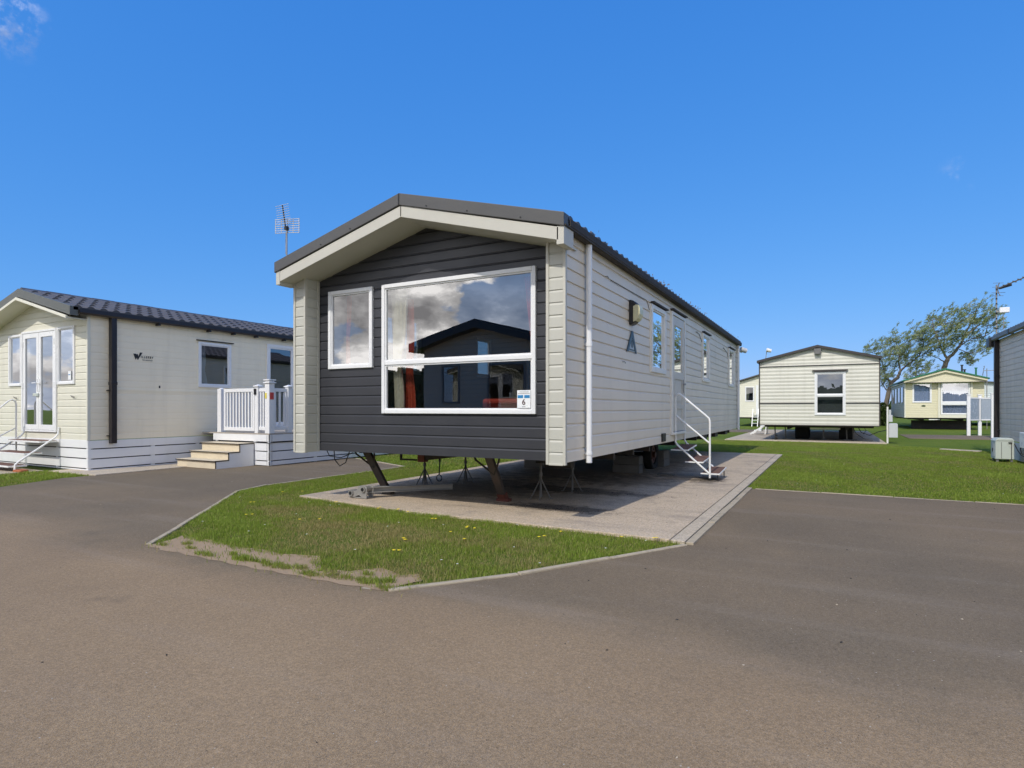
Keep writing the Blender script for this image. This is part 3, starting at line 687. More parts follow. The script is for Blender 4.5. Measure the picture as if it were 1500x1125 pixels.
h = MB(); h.box(XR+.018, XR+.06, c_-.09, c_-.06, 1.55, 1.58); h.box(XR+.05, XR+.065, c_-.22, c_-.06, 1.55, 1.575); h.box(XR+.018, XR+.026, c_-.095, c_-.055, 1.42, 1.64); h.build('handle', M['galv'], dr, bevel=.003)
h = MB(); h.box(XR, XR+.06, y0-.02, y1+.03, z1+.012, z1+.035); h.build('drip_rail', M['gutter'], dr)
# downpipes
for nm, yy in (('a', 5.715), ('b', 16.62)):
    p = MB(); p.tube([(XR+.045, yy, .60), (XR+.045, yy, 2.87)], .032, 16); p.tube([(XR+.045, yy, .68), (XR+.045, yy, .71)], .038, 16); p.tube([(XR+.045, yy, 1.79), (XR+.045, yy, 1.83)], .038, 16)
    p.box(XR, XR+.05, yy-.02, yy+.02, 1.80, 1.82); p.box(XR, XR+.05, yy-.02, yy+.02, .685, .705); p.build('downpipe', M['pvc'], van, smooth=True)
# outside lamp: half round bulkhead
def D(r0, z0, z1, n=14): return [(0, z0), (0, z1)] + [(r0*math.sin(math.pi*(i/n)), (z0+z1)/2+(z1-z0)/2*math.cos(math.pi*i/n)) for i in range(1, n)]
lm = MB(); lm.prism(D(.125, 2.20, 2.515), lambda p, q, t: (XR+p, t, q), 7.205, 7.355); lamp = lm.build('wall_lamp', M['black'], van, bevel=.012)
ln = MB(); pts = [(.055, 2.235), (.055, 2.43), (.09, 2.445), (.128, 2.44), (.142, 2.39), (.14, 2.33), (.12, 2.275), (.09, 2.245)]
ln.prism(pts, lambda p, q, t: (XR+p, t, q), 7.198, 7.362); ln.build('lens', M['lens'], lamp, bevel=.006)
# emblem plate
em = MB(); fn = lambda p, q, t: (XR+t, p, q)
em.prism([(7.13, 1.875), (7.48, 1.875), (7.31, 2.09)], fn, .002, .008); emb = em.build('emblem', M['emblemlight'], van)
e2 = MB(); e2.prism([(7.085, 1.862), (7.15, 1.862), (7.315, 2.055), (7.315, 2.135), (7.29, 2.135)], fn, .006, .016); e2.prism([(7.505, 1.862), (7.45, 1.862), (7.315, 2.055), (7.315, 2.135), (7.34, 2.135)], fn, .006, .0155)
e2.prism([(7.31+.026*math.sin(t_), 1.965+.045*math.cos(t_)*(1 if math.cos(t_) < 0 else 1.25)) for t_ in [k*math.pi/8 for k in range(16)]], fn, .008, .014); e2.build('mark', M['emblemdark'], emb)
e3 = MB(); [e3.box(XR+.009, XR+.011, 7.2+i*.03, 7.222+i*.03, 1.888, 1.903) for i in range(8)]; e3.build('lettering', M['emblemdark'], emb)
# small wall fittings
v_ = MB(); v_.box(XR, XR+.02, 8.80, 9.0, .66, .785); vt = v_.build('air_vent', M['black'], van, bevel=.003)
v2 = MB(); [v2.box(XR+.018, XR+.026, 8.815, 8.985, .672+k*.018, .678+k*.018) for k in range(6)]; v2.build('slat', M['steel'], vt)
for y, z in ((6.33, 2.63), (6.95, 1.72), (11.3, 2.58), (14.4, 2.55)):
    s_ = MB(); s_.tube([(XR, y, z), (XR+.03, y, z), (XR+.04, y, z-.02)], .006, 6); s_.build('hook', M['galv'], van)
cb = MB(); cb.tube([(XR+.006, 6.5, 2.62), (XR+.006, 7.95, 2.63), (XR+.006, 8.05, 2.60), (XR+.008, 8.12, 2.52)], .004, 6); cb.tube([(XR+.006, 11.3, 2.58), (XR+.008, 11.6, 2.57), (XR+.008, 11.86, 2.45)], .005, 6); cb.tube([(XR+.006, 14.4, 2.57), (XR+.008, 15.0, 2.50), (XR+.008, 15.14, 2.4)], .005, 6); cb.build('cable', M['brownpipe'], van)
fl = MB(); fl.tube([(XR+.02, 16.78, 2.70), (XR+.10, 16.85, 2.66)], .02, 8); fl.tube([(XR+.08, 16.8, 2.74), (XR+.20, 16.9, 2.70)], .065, 14); fl.build('flood_lamp', M['greybox'], van, smooth=True)
# flue dome
fd = MB(); fd.tube([(-2.35, 8.75, 2.9), (-2.35, 8.75, 3.02)], .04, 10); fd.tube([(-2.35, 8.75, 3.02), (-2.35, 8.75, 3.05)], .07, 12, .03); fd.build('flue', M['greybox'], van, smooth=True)
# chassis
ch = MB(); 
for x in (-4.95, -3.2): ch.box(x-.035, x+.035, 6.6, 16.4, .48, ZB-.005)
for y in (7.0, 7.8, 8.6, 10.2, 12, 13.6, 15.2, 16.2): ch.box(XL+.15, XR-.12, y-.03, y+.03, .53, ZB-.003)
ch.box(-5.0, -3.15, 11.05, 11.12, .25, .33); ch.box(-4.92, -4.66, 6.05, 6.08, .49, .51); ch.box(-4.92, -4.90, 6.05, 6.08, .51, .63); ch.prism([(-4.52, .635), (-4.52, .50), (-3.95, .575), (-3.9, .635)], lambda p, q, t: (p, t, q), 6.04, 6.10)
for y in (12.6, 13.9, 15.3): ch.box(-2.6, -2.3, y-.18, y+.18, .53, ZB-.006)
ch.build('chassis', M['steel'], van)
hb = MB(); hb.box(-4.62, -4.52, 6.03, 6.12, .48, .63); hb.build('red_bracket', M['redrust'], van)
def wheel(parent, x, y, r=.30, w=.16, rim='rim'):
    t = MB(); n = 36; prof = [(.62, -.35), (.9, -.5), (.98, -.42), (1, -.2), (1, .2), (.98, .42), (.9, .5), (.62, .35)]
    for i in range(n):
        a = 2*math.pi*i/n
        for pr, pw in prof: t.v.append((x+pw*w, y+math.cos(a)*pr*r, r+math.sin(a)*pr*r))
    m = len(prof)
    for i in range(n):
        for j in range(m-1):
            a0 = i*m+j; b0 = ((i+1) % n)*m+j; t.f.append((a0, b0, b0+1, a0+1))
    wh = t.build('wheel', M['rubber'], parent, smooth=True)
    rm_ = MB(); rm_.tube([(x-w*.3, y, r), (x+w*.25, y, r)], r*.60, 24); rm_.tube([(x+w*.25, y, r), (x+w*.55, y, r)], r*.2, 12)
    for k in range(5): a = k*1.2566; rm_.tube([(x+w*.22, y+math.cos(a)*r*.36, r+math.sin(a)*r*.36), (x+w*.34, y+math.cos(a)*r*.36, r+math.sin(a)*r*.36)], .018, 8)
    rm_.build('rim', M[rim], wh, smooth=True); return wh
for x in (-5.05, -3.02): wheel(van, x, 11.1, .29)
def steady(parent, top, foot, mat='brownsteel', red=False):
    t = MB(); T = Vector(top); F_ = Vector(foot); t.bar(T, F_, .10, .05, up=(0,1,0))
    t.bar(F_+Vector((-.07, 0, .0)), F_+Vector((.07, 0, .0)), .09, .03)
    o = t.build('steady_leg', M[mat], parent, bevel=.004)
    s = MB(); m_ = T.lerp(F_, .42)
    for dx, r_ in ((-.22, .012), (.15, .012)):
        pts = [(T.x+dx, T.y, ZB), (T.x+dx*.85, T.y+.02, ZB-.09), tuple(m_+Vector((.0, -.02, 0)))]; s.tube(pts, r_, 8)
    s.bar(T+Vector((-.28, 0, .0)), T+Vector((.26, 0, 0)), .05, .04); s.build('brace', M['steel'], o)
    if red:
        c = MB(); u = (F_-T).normalized(); c.bar(F_-u*.10, F_+u*.006, .112, .062, up=(0,1,0)); c.bar(F_+Vector((-.08, 0, .0)), F_+Vector((.08, 0, 0)), .1, .036); c.build('foot', M['redrust'], o)
    return o
steady(van, (-5.45, 6.0, .61), (-5.17, 6.12, .045))
steady(van, (-3.53, 5.95, .61), (-3.52, 6.30, .045), red=True)
# loose cables under the left corner
cb = MB(); cb.tube([(-5.62, 5.6, .63), (-5.63, 5.62, .50), (-5.55, 5.63, .42), (-5.44, 5.62, .47), (-5.38, 5.6, .56), (-5.35, 5.6, .63)], .007, 6); cb.tube([(-5.75, 5.6, .62), (-5.7, 5.6, .545), (-5.5, 5.6, .53), (-5.3, 5.6, .60)], .006, 6); cb.build('cable', M['black'], van)
b = MB(); b.tube([(-2.95, 6.3, .53), (-2.62, 6.3, .53)], .065, 16); b.build('gas_pipe', M['steel'], van, smooth=True)

# axle stands
def stand(x, y, h, label):
    r = thing('axle_stand', (x, y, .03), label, 'axle stand', 'axle stands under the charcoal fronted caravan')
    p = MB(); p.tube([(x, y, .05), (x, y, h)], .014, 10); p.box(x-.05, x+.05, y-.035, y+.035, h, h+.02); p.tube([(x, y, h-.14), (x, y, h-.10)], .024, 10); p.build('post', M['jack'], r)
    for a in (20, 110, 200, 290):
        l = MB(); l.bar((x, y, h*.62), (x+.125*math.cos(R(a)), y+.125*math.sin(R(a)), .036), .014, .014); l.bar((x+.125*math.cos(R(a)), y+.125*math.sin(R(a)), .034), (x+.15*math.cos(R(a)), y+.15*math.sin(R(a)), .034), .03, .006); l.build('leg', M['jack'], r)
    return r
stand(-5.24, 7.01, .46, 'thin tripod axle stand just right of the left slanted leg, under the front edge')
stand(-4.92, 7.61, .46, 'thin axle stand behind the hanging chain ring, farther back on the left side')
stand(-3.2, 6.67, .46, 'axle stand in the clear right of the red footed leg, nearest the front right corner')
stand(-3.12, 7.5, .46, 'dim axle stand behind the one at the front right corner, deep in shade')
# hanging tie chain and ring
r = thing('tie_chain', (-5.13, 7.5, .03), 'dark chain with a ring hanging below the caravan floor between two stands', 'chain')
b = MB(); b.tube([(-4.93, 6.95, .62), (-4.93, 6.95, .40)], .016, 8); b.tube([(-4.93, 6.95, .40), (-4.94, 6.95, .21)], .009, 8); b.build('strap', M['black'], r)
b = MB(); b.tube([(-4.94+.045*math.sin(t_*math.pi/10), 6.95, .165+.045*math.cos(t_*math.pi/10)) for t_ in range(21)], .007, 8); b.build('ring', M['steel'], r)
# concrete blocks
for i, (x0, x1, y0, y1, h, lab) in enumerate(((-3.42, -2.94, 10.05, 10.28, .30, 'dark concrete block pair standing in front of the caravan wheel'), (-2.99, -2.86, 11.45, 11.9, .31, 'grey concrete block standing upright behind the caravan wheel'), (-5.2, -4.8, 10.1, 10.3, .3, 'concrete block in deep shade under the far side of the caravan'))):
    b = MB(); b.box(x0, x1, y0, y1, .03, .03+h*.49); b.box(x0+.01, x1-.004, y0+.006, y1, .03+h*.5, .03+h); o = b.build('concrete_block', M['block'], bevel=.006); tag(o, lab, 'block', 'concrete blocks under the caravan')
b = MB(); b.box(-2.62, -2.34, 10.0, 10.12, .03, .055); o = b.build('timber_offcut', M['block'], bevel=.004); tag(o, 'small flat grey board lying on the concrete left of the white steps', 'board')
# detached drawbar
r = thing('drawbar', (-5.1, 5.7, .03), 'galvanised A-frame tow hitch with bar lying on the concrete under the caravan front', 'tow hitch')
b = MB(); b.bar((-5.16, 5.72, .135), (-4.46, 6.58, .12), .022, .072); b.bar((-5.12, 5.70, .166), (-4.45, 6.56, .152), .055, .010); b.bar((-5.12, 5.70, .104), (-4.45, 6.56, .088), .055, .010); b.build('bar', M['galv'], r, bevel=.003)
b = MB(); b.prism([(-5.36,.05),(-5.34,.125),(-5.25,.125),(-5.19,.19),(-5.11,.205),(-5.07,.17),(-5.08,.035),(-5.13,.035),(-5.2,.075),(-5.3,.04)], lambda p, q, t: (p, t, q), 5.60, 5.614); b.prism([(-5.36,.05),(-5.34,.12),(-5.24,.12),(-5.19,.18),(-5.11,.195),(-5.07,.17),(-5.08,.04),(-5.13,.04),(-5.2,.085),(-5.3,.05)], lambda p, q, t: (p, t, q), 5.72, 5.734)
b.bar((-5.37, 5.67, .043), (-5.08, 5.67, .04), .13, .012); b.build('hitch_plate', M['galv'], r, bevel=.003)
b = MB(); b.tube([(-5.325, 5.58, .095), (-5.325, 5.75, .095)], .036, 18); b.tube([(-5.125, 5.58, .15), (-5.125, 5.75, .15)], .036, 18); b.build('bush', M['galv'], r, smooth=True)
b = MB(); b.tube([(-5.325, 5.576, .095), (-5.325, 5.581, .095)], .023, 16); b.tube([(-5.125, 5.576, .15), (-5.125, 5.581, .15)], .023, 16); b.build('bore', M['black'], r)

# interior things visible through the front glass
r = thing('sofa', (-3.0, 6.1, .70), 'red sofa end seen low through the right of the big front window', 'sofa')
b = MB(); b.box(-3.62, -2.4, 5.95, 6.15, .70, 1.27); b.build('backrest', M['redcloth'], r, bevel=.03)
b = MB(); b.box(-3.62, -2.4, 6.16, 6.75, .70, 1.05); b.build('seat', M['redcloth'], r, bevel=.04)
curtain('curtain', 'Y', 5.56, 1, -4.66, -4.40, -4.60, -4.45, 1.12, 2.56, 'creamcurtain', 'cream drape at the left edge of the big front window', 5, .025, .30)
curtain('curtain', 'Y', 5.62, 1, -4.46, -4.36, -4.50, -4.32, 1.12, 2.45, 'orangecurtain', 'narrow orange red drape beside the cream drape at the left of the big window', 4, .02, .2)
curtain('curtain', 'Y', 5.56, 1, -2.74, -2.86, -2.62, -2.74, 1.5, 2.54, 'orangecurtain', 'orange red drape at the upper right of the big front window', 4, .02)
curtain('curtain', 'Y', 5.56, 1, -5.36, -5.28, -5.38, -5.30, 1.66, 2.56, 'orangecurtain', 'orange red drape behind the small square front window', 3, .02, .3)
# notice card on the big window
cd = MB(); cd.box(-2.868, -2.713, 5.412, 5.418, 1.158, 1.342); card = cd.build('notice_card', M['card'], bevel=.004); tag(card, 'small white card with blue band and number 6 in the big window corner', 'notice')
b = MB(); b.box(-2.860, -2.797, 5.4095, 5.411, 1.262, 1.292); b.box(-2.783, -2.721, 5.4095, 5.411, 1.262, 1.292); b.build('blue_band', M['blueink'], card)
b = MB(); rr = random.Random(2)
for z, x0, x1 in ((1.325, -2.838, -2.742), (1.308, -2.855, -2.725)):
    x = x0
    while x < x1: w_ = rr.uniform(.004, .010); b.box(x, x+w_, 5.4095, 5.411, z-.003, z+.004); x += w_+.003
for x in range(5): b.box(-2.808+x*.008, -2.802+x*.008, 5.4095, 5.411, 1.170, 1.176)
b.build('small_print', M['greyink'], card)
MY = Matrix.Rotation(R(90), 4, 'X')
text_mesh('6', .082, M['brownink'], Matrix.Translation((-2.79, 5.410, 1.218)) @ MY, 'number', card, bold=.001)

# entrance steps of the main caravan
def white_steps(name, label, nearY, farY):
    r = thing(name, (-2.0, (nearY+farY)/2, .03), label, 'steps')
    x0 = XR+.02
    def arc(pts, n=5): return pts
    t = MB()
    t.tube([(x0, nearY, .62), (x0, nearY, 1.32), (x0+.015, nearY, 1.37), (x0+.05, nearY, 1.395), (x0+.09, nearY, 1.37), (-1.75, nearY, 1.045), (-1.70, nearY, 1.0), (-1.69, nearY, .95), (-1.69, nearY, .03)], .016, 12)
    t.tube([(x0, nearY, 1.05), (-1.69, nearY, .61)], .014, 10); t.build('handrail', M['whitetube'], r, smooth=True)
    for yy in (nearY, farY):
        s = MB(); s.tube([(x0+.0, yy, .74), (x0, yy, .62), (x0+.03, yy, .57), (-1.695, yy, .135)], .016, 12); s.build('stringer', M['whitetube'], r, smooth=True)
    for xa, xb, z in ((-2.294, -2.03, .49), (-2.07, -1.80, .305), (-1.83, -1.555, .132)):
        p = MB(); p.prism([(nearY+.02, z), (farY-.02, z+.045), (farY-.02, z+.063), (nearY+.02, z+.018)], lambda a_, b_, t_: (t_, a_, b_), xa+.02, xb); pl = p.build('tread', M['brownmat'], r, bevel=.002)
        e = MB(); e.box(xa, xb+.014, nearY-.005, nearY+.018, z-.008, z+.012); e.prism([(nearY+.018, z-.008), (farY, z+.037), (farY, z+.057), (nearY+.018, z+.012)], lambda a_, b_, t_: (t_, a_, b_), xb, xb+.014); e.build('edge_rail', M['whitetube'], pl, bevel=.002)
    l = MB(); l.tube([(-1.575, nearY+.02, .13), (-1.575, nearY+.02, .035)], .009, 8); l.tube([(-1.575, farY-.03, .13), (-1.575, farY-.03, .035)], .009, 8); l.build('foot', M['black'], r)
    l = MB(); l.tube([(-1.69, nearY, .03), (-1.69, nearY, .07)], .019, 10); l.build('rubber_ferrule', M['black'], r)
    return r
white_steps('entrance_steps', 'white tubular steps with brown treads and one handrail at the centre caravan side door', 9.62, 10.28)

# aerial on the left eave
r = thing('tv_aerial', (-5.95, 5.1, 2.9), 'small grid television aerial on a short pole above the left eave of the centre caravan', 'aerial')
b = MB(); b.tube([(-5.93, 5.12, 2.80), (-5.93, 5.12, 3.37)], .008, 8); b.tube([(-5.945, 5.115, 3.06), (-5.955, 5.12, 3.2), (-5.935, 5.11, 3.33)], .003, 6); b.build('mast', M['galv'], r)
b = MB(); b.bar((-5.935, 5.11, 3.36), (-5.950, 5.07, 3.655), .014, .012); b.build('boom', M['black'], r)
b = MB()
for i in range(9):
    t_ = .25+i*.088; p = Vector((-5.935, 5.105, 3.36)).lerp(Vector((-5.950, 5.06, 3.665)), t_); b.tube([(p.x-.115, p.y-.0, p.z), (p.x+.115, p.y, p.z)], .0028, 5)
b.build('director', M['greybox'], r)
b = MB()
for i in range(7): z = 3.335+i*.028; b.tube([(-6.16, 5.14, z+.02), (-5.93, 5.14, z-.005), (-5.73, 5.14, z-.03)], .0048, 5)
for x in (-6.155, -6.05, -5.94, -5.84, -5.74): dz_ = -(x+5.94)*.12; b.tube([(x, 5.14, 3.335+dz_), (x, 5.14, 3.505+dz_)], .0045, 5)
b.build('reflector', M['greybox'], r)
b = MB(); b.box(-5.955, -5.915, 5.10, 5.14, 3.36, 3.40); b.build('junction_box', M['black'], r)

# ------------------------------------------------------------------ LEFT CARAVAN (ivory, with deck)
X2, Y2, XC2, XW2 = -12.0, 5.86, -13.83, -15.66
v2 = thing('static_caravan', (XC2, 11.5, 0), 'ivory static caravan with white skirting, french doors and dark tiled roof, at the left edge', 'caravan')
ops = [(-13.06, -12.43, 1.615, 2.71), (-14.44, -13.08, .70, 2.70), (-15.0, -14.46, 1.615, 2.66)]
siding('wall', M['v2cream'], v2, 'Y', Y2, -1, XW2, X2, .575, 2.86, (XC2, 3.32), ops, .125, .010)
so = [(8.0, 8.79, 1.62, 2.60), (9.755, 11.4, .72, 2.72), (13.5, 14.5, 1.6, 2.6)]
siding('wall', M['v2side'], v2, 'X', X2, 1, Y2, 18.2, .575, 2.9, None, so, .125, .006)
siding('wall', M['v2side'], v2, 'X', XW2, -1, Y2, 18.2, .575, 2.9, None, [], .125, .006)
siding('wall', M['v2side'], v2, 'Y', 18.2, 1, XW2, X2, .575, 2.9, (XC2, 3.38), [], .125, .006)
for q in ((X2-.03, X2+.012), (XW2-.012, XW2+.03)): t = MB(); t.box(*q, Y2-.014, Y2+.04, .575, 2.88); t.build('corner_trim', M['v2cream'], v2, bevel=.003)
t = MB(); t.box(X2, X2+.012, Y2+.3, 9.7, 1.50, 1.512); t.build('joint_strip', M['v2side'], v2)
tileroof(v2, -15.76, -11.90, XC2, 5.58, 18.3, 2.955, 2.955, 3.45, pitch=.215, rows=5, wave=.04)
b = MB(); sloped_band(b, [-15.77, -13.80, -11.90], [2.97, 3.468, 2.985], 5.52, 5.66, .165); b.build('verge', M['v2verge'], v2, bevel=.005)
b = MB(); sloped_band(b, [-15.72, -13.85, -12.0], [2.802, 3.300, 2.818], 5.50, 5.535, .052); b.build('fascia', M['v2cream'], v2, bevel=.003)
b = MB()
for xa, za, xb, zb in ((-15.72, 2.76, -13.85, 3.255), (-13.85, 3.255, -12.0, 2.772)): b.prism([(xa, za), (xb, zb), (xb, zb+.02), (xa, za+.02)], lambda p, q, t: (p, t, q), 5.535, Y2+.0)
b.build('soffit', M['v2cream'], v2)
for sx, xo in ((1, -11.905), (-1, -15.755)):
    g = MB(); g.prism([(0, 0), (0, -.075), (.02, -.1), (.055, -.1), (.08, -.07), (.08, 0), (.072, 0), (.07, -.06), (.05, -.09), (.02, -.09), (.008, -.07), (.008, 0)], lambda p, q, t: (xo+sx*(p-.03), t, 2.955+q), 5.66, 18.3); g.build('gutter', M['brownpipe'], v2)
g = MB()
for y in (7.1, 8.2, 8.8, 9.4, 10.2, 11.4): g.box(-11.98, -11.86, y-.02, y+.02, 2.82, 2.86)
g.build('gutter_bracket', M['brownpipe'], v2)
p = MB(); p.box(X2+.01, X2+.11, 6.21, 6.31, .50, 2.90); p.box(X2, X2+.06, 6.17, 6.21, 1.49, 1.51); p.box(X2, X2+.06, 6.17, 6.21, .64, .655); p.box(X2+.004, X2+.116, 6.204, 6.316, 1.60, 1.66); p.build('downpipe', M['brownpipe'], v2, bevel=.012)
window(v2, 'Y', Y2, -1, *ops[0], fw=.045, glass='glass'); window(v2, 'Y', Y2, -1, *ops[2], fw=.045, glass='glass')
window(v2, 'X', X2, 1, *so[0], fw=.058, glass='glass2', hood=False); window(v2, 'X', X2, 1, *so[1], fw=.08, glass='glassdark', vbars=(10.55,)); window(v2, 'X', X2, 1, *so[2], glass='glassdark')
b = MB(); b.box(X2, X2+.05, 7.96, 8.84, 2.625, 2.64); b.build('drip_rail', M['gutter'], v2)
# french doors
fr = MB()
for q in ((-14.44, -14.39, .70, 2.70), (-13.13, -13.08, .70, 2.70), (-14.39, -13.13, 2.66, 2.70), (-14.39, -13.13, .70, .735)): pbox(fr, 'Y', Y2, -1, *q, -.03, .03)
fdr = fr.build('door_frame', M['pvc'], v2, bevel=.004)
for a, c_, hx in ((-14.385, -13.765, -13.80), (-13.757, -13.135, -13.72)):
    lf = MB()
    for q in ((a, a+.085, .74, 2.655), (c_-.085, c_, .74, 2.655), (a+.085, c_-.085, .74, .84), (a+.085, c_-.085, 2.56, 2.655)): pbox(lf, 'Y', Y2, -1, *q, -.02, .022)
    L_ = lf.build('door', M['pvc'], v2, bevel=.004)
    g = MB(); g.quad((a+.085, Y2-.002, .84), (c_-.085, Y2-.002, .84), (c_-.085, Y2-.002, 2.56), (a+.085, Y2-.002, 2.56)); g.build('pane', M['glass2'], L_, fixn=False)
    h = MB(); s_ = -1 if hx < -13.76 else 1
    h.box(hx-.02, hx+.02, Y2-.032, Y2-.02, 1.50, 1.74); h.box(hx-.008, hx+.008, Y2-.06, Y2-.03, 1.655, 1.671); h.box(min(hx, hx+s_*.13), max(hx, hx+s_*.13), Y2-.068, Y2-.055, 1.655, 1.672); h.build('handle', M['pvc'], L_, bevel=.003)
    h = MB()
    hxx = a+.005 if s_ < 0 else c_-.005
    for z in (.95, 1.62, 2.45): h.tube([(hxx, Y2-.03, z-.05), (hxx, Y2-.03, z+.05)], .014, 8)
    h.build('hinge', M['pvc'], L_)
b = MB(); b.box(-13.93, -13.72, Y2-.05, Y2-.022, 1.40, 1.46); b.build('key_box', M['cabinet'], v2, bevel=.006)
for x in (-12.47, -14.7):
    b = MB(); b.tube([(x-.07, Y2-.03, 1.40), (x, Y2-.05, 1.395), (x+.07, Y2-.03, 1.375)], .007, 6); b.tube([(x, Y2, 1.37), (x, Y2-.05, 1.38)], .009, 6); b.build('door_catch', M['galv'], v2)
cd = MB(); cd.box(-12.64, -12.545, Y2-.022, Y2-.016, 1.70, 1.86); card2 = cd.build('notice_card', M['card']); tag(card2, 'white card with blue line in the front window of the ivory caravan', 'notice')
b = MB(); b.box(-12.625, -12.56, Y2-.026, Y2-.023, 1.785, 1.80); b.build('blue_band', M['blueink'], card2)
curtain('curtain', 'Y', 6.02, 1, -12.70, -12.50, -12.70, -12.50, 1.64, 2.66, 'net', 'white net drape in the right front window of the ivory caravan', 5, .02)
curtain('curtain', 'Y', 6.02, 1, -14.80, -14.50, -14.78, -14.50, 1.64, 2.62, 'net', 'white net drape in the left front window of the ivory caravan', 6, .02)
curtain('curtain', 'X', -12.12, -1, 8.09, 8.24, 8.09, 8.30, 1.66, 2.55, 'net', 'white drape at the left of the ivory caravan side window', 5, .02, .2)
b = MB(); b.box(XW2+.05, X2-.05, Y2+.05, 18.1, .57, .62); b.build('floor', M['interior'], v2)
b = MB(); b.box(XW2+.05, X2-.05, 9.2, 9.25, .6, 2.9); b.build('partition', M['interior'], v2)
# maker's lettering on the side
PM = Matrix(((0, 0, 1, 0), (1, 0, 0, 0), (0, 1, 0, 0), (0, 0, 0, 1)))
text_mesh('I L L E R B Y', .058, M['ink'], Matrix.Translation((X2+.006, 6.925, 2.172)) @ PM, 'lettering', v2, bold=.0016, xscale=.80)
text_mesh('THE LINWOOD', .034, M['ink'], Matrix.Translation((X2+.006, 6.93, 2.115)) @ PM, 'lettering', v2, xscale=.85)
w = MB(); f3 = lambda p, q, t: (X2+t, 6.66+p, 2.155+q)
w.prism([(0, .075), (.055, .075), (.075, .03), (.06, -.015), (.045, -.045)], f3, .003, .007); w.prism([(.045, .05), (.08, .075), (.10, .02), (.085, -.045)], f3, .0035, .0075); w.prism([(.085, -.045), (.10, .02), (.125, .105), (.175, .105)], f3, .003, .007)
w.build('logo_mark', M['ink'], v2)
# scuffs
b = MB(); b.box(X2+.001, X2+.004, 7.16, 7.19, 1.57, 1.62); b.build('scuff', M['steel'], v2)
# skirting: white boards with dark gaps
def skirt(parent, plane, pos, sign, a0, a1, tops, posts):
    bk = MB(); pbox(bk, plane, pos, sign, a0, a1, .02, tops[0]-.01, -.07, -.06); o = bk.build('skirt_shadow_board', M['black'], parent)
    s = MB()
    for zt, zb in zip(tops[:-1], tops[1:]): pbox(s, plane, pos, sign, a0, a1, zb+.020, zt, -.02, 0)
    for a in posts: pbox(s, plane, pos, sign, a-.035, a+.035, .01, tops[0], -.045, -.008)
    s.build('skirting', M['white'], parent, bevel=.003)
skirt(v2, 'Y', Y2-.006, -1, XW2, X2, (.575, .41, .226, .042, .0), [X2-.04, -13.1, -14.3, -15.6])
skirt(v2, 'X', X2+.006, 1, Y2+.0, 18.2, (.565, .40, .215, .035, .0), [Y2+.04, 7.05, 8.0, 12, 15])

# front steps of the ivory caravan
r = thing('entrance_steps', (-13.65, 5.4, 0), 'white tubular steps with brown treads below the french doors at the far left', 'steps')
for i, (yf, z) in enumerate(((5.82, .53), (5.58, .32), (5.34, .11))):
    t = MB(); t.box(-14.28, -13.02, yf-.27, yf, z, z+.022); tr = t.build('tread', M['brownmat'], r, bevel=.003)
    e = MB(); e.box(-14.29, -13.01, yf-.285, yf-.27, z-.015, z+.015); e.box(-13.02, -13.0, yf-.27, yf, z-.015, z+.015); e.box(-14.30, -14.28, yf-.27, yf, z-.015, z+.015); e.build('edge_rail', M['whitetube'], tr, bevel=.003)
for x in (-12.98, -14.32):
    s = MB(); s.tube([(x, 5.84, .80), (x, 5.83, .68), (x, 5.78, .61), (x, 5.20, .19), (x, 5.15, .14), (x, 5.14, .0)], .018, 10); s.build('stringer', M['whitetube'], r, smooth=True)
h = MB(); x = -14.32
h.tube([(x, 5.70, .25), (x, 5.70, 1.24), (x, 5.685, 1.30), (x, 5.64, 1.335), (x, 5.58, 1.31), (x, 5.18, .92), (x, 5.14, .86), (x, 5.14, .0)], .015, 10)
h.tube([(x, 5.70, .78), (x, 5.18, .46)], .012, 10); h.build('handrail', M['whitetube'], r, smooth=True)
b = MB(); b.prism([(-12.95, 5.1), (-12.72, 5.13), (-12.7, 5.24), (-12.93, 5.26)], lambda p, q, t: (p, q, t), .01, .06); o = b.build('clay_brick', M['terracotta'], bevel=.01); tag(o, 'terracotta brick lying by the foot of the far left steps', 'brick')

# deck beside the ivory caravan
dk = thing('timber_deck', (-10.9, 9.9, 0), 'raised white skirted veranda deck on the side of the ivory caravan', 'deck')
DX, DY, DYE = -9.86, 8.08, 12.6
b = MB()
for i in range(30):
    y = DY+i*.15
    if y+.14 < DYE: b.box(-11.97, DX, y, y+.142, .635, .658)
b.build('deck_boards', M['treadtop'], dk)
skirt(dk, 'Y', DY, -1, -11.60, DX, (.632, .475, .29, .10, .0), [DX-.05, -10.3, -11.5])
skirt(dk, 'X', DX, 1, DY, DYE, (.632, .475, .29, .10, .0), [DY+.05, 9.3, 10.6, 12])
b = MB(); b.box(-11.61, DX+.012, DY-.012, DY-.001, .470, .478); b.box(DX+.001, DX+.012, DY, DYE, .470, .478); b.build('trim_line', M['black'], dk)
def post(x, y, w, z1, cap, lab=None):
    p = MB(); p.box(x-w/2, x+w/2, y-w/2, y+w/2, .66, z1); o = p.build('post', M['pvc'], dk, bevel=.004)
    c_ = MB(); cw = w*.5+cap
    c_.box(x-cw, x+cw, y-cw, y+cw, z1, z1+.022)
    n = len(c_.v); c_.v += [(x-cw+.01, y-cw+.01, z1+.022), (x+cw-.01, y-cw+.01, z1+.022), (x+cw-.01, y+cw-.01, z1+.022), (x-cw+.01, y+cw-.01, z1+.022), (x, y, z1+.05)]
    c_.f += [(n, n+1, n+4), (n+1, n+2, n+4), (n+2, n+3, n+4), (n+3, n, n+4)]; c_.build('cap', M['pvc'], o, bevel=.002); return o
cp_ = post(-9.93, 8.15, .13, 1.665, .022)
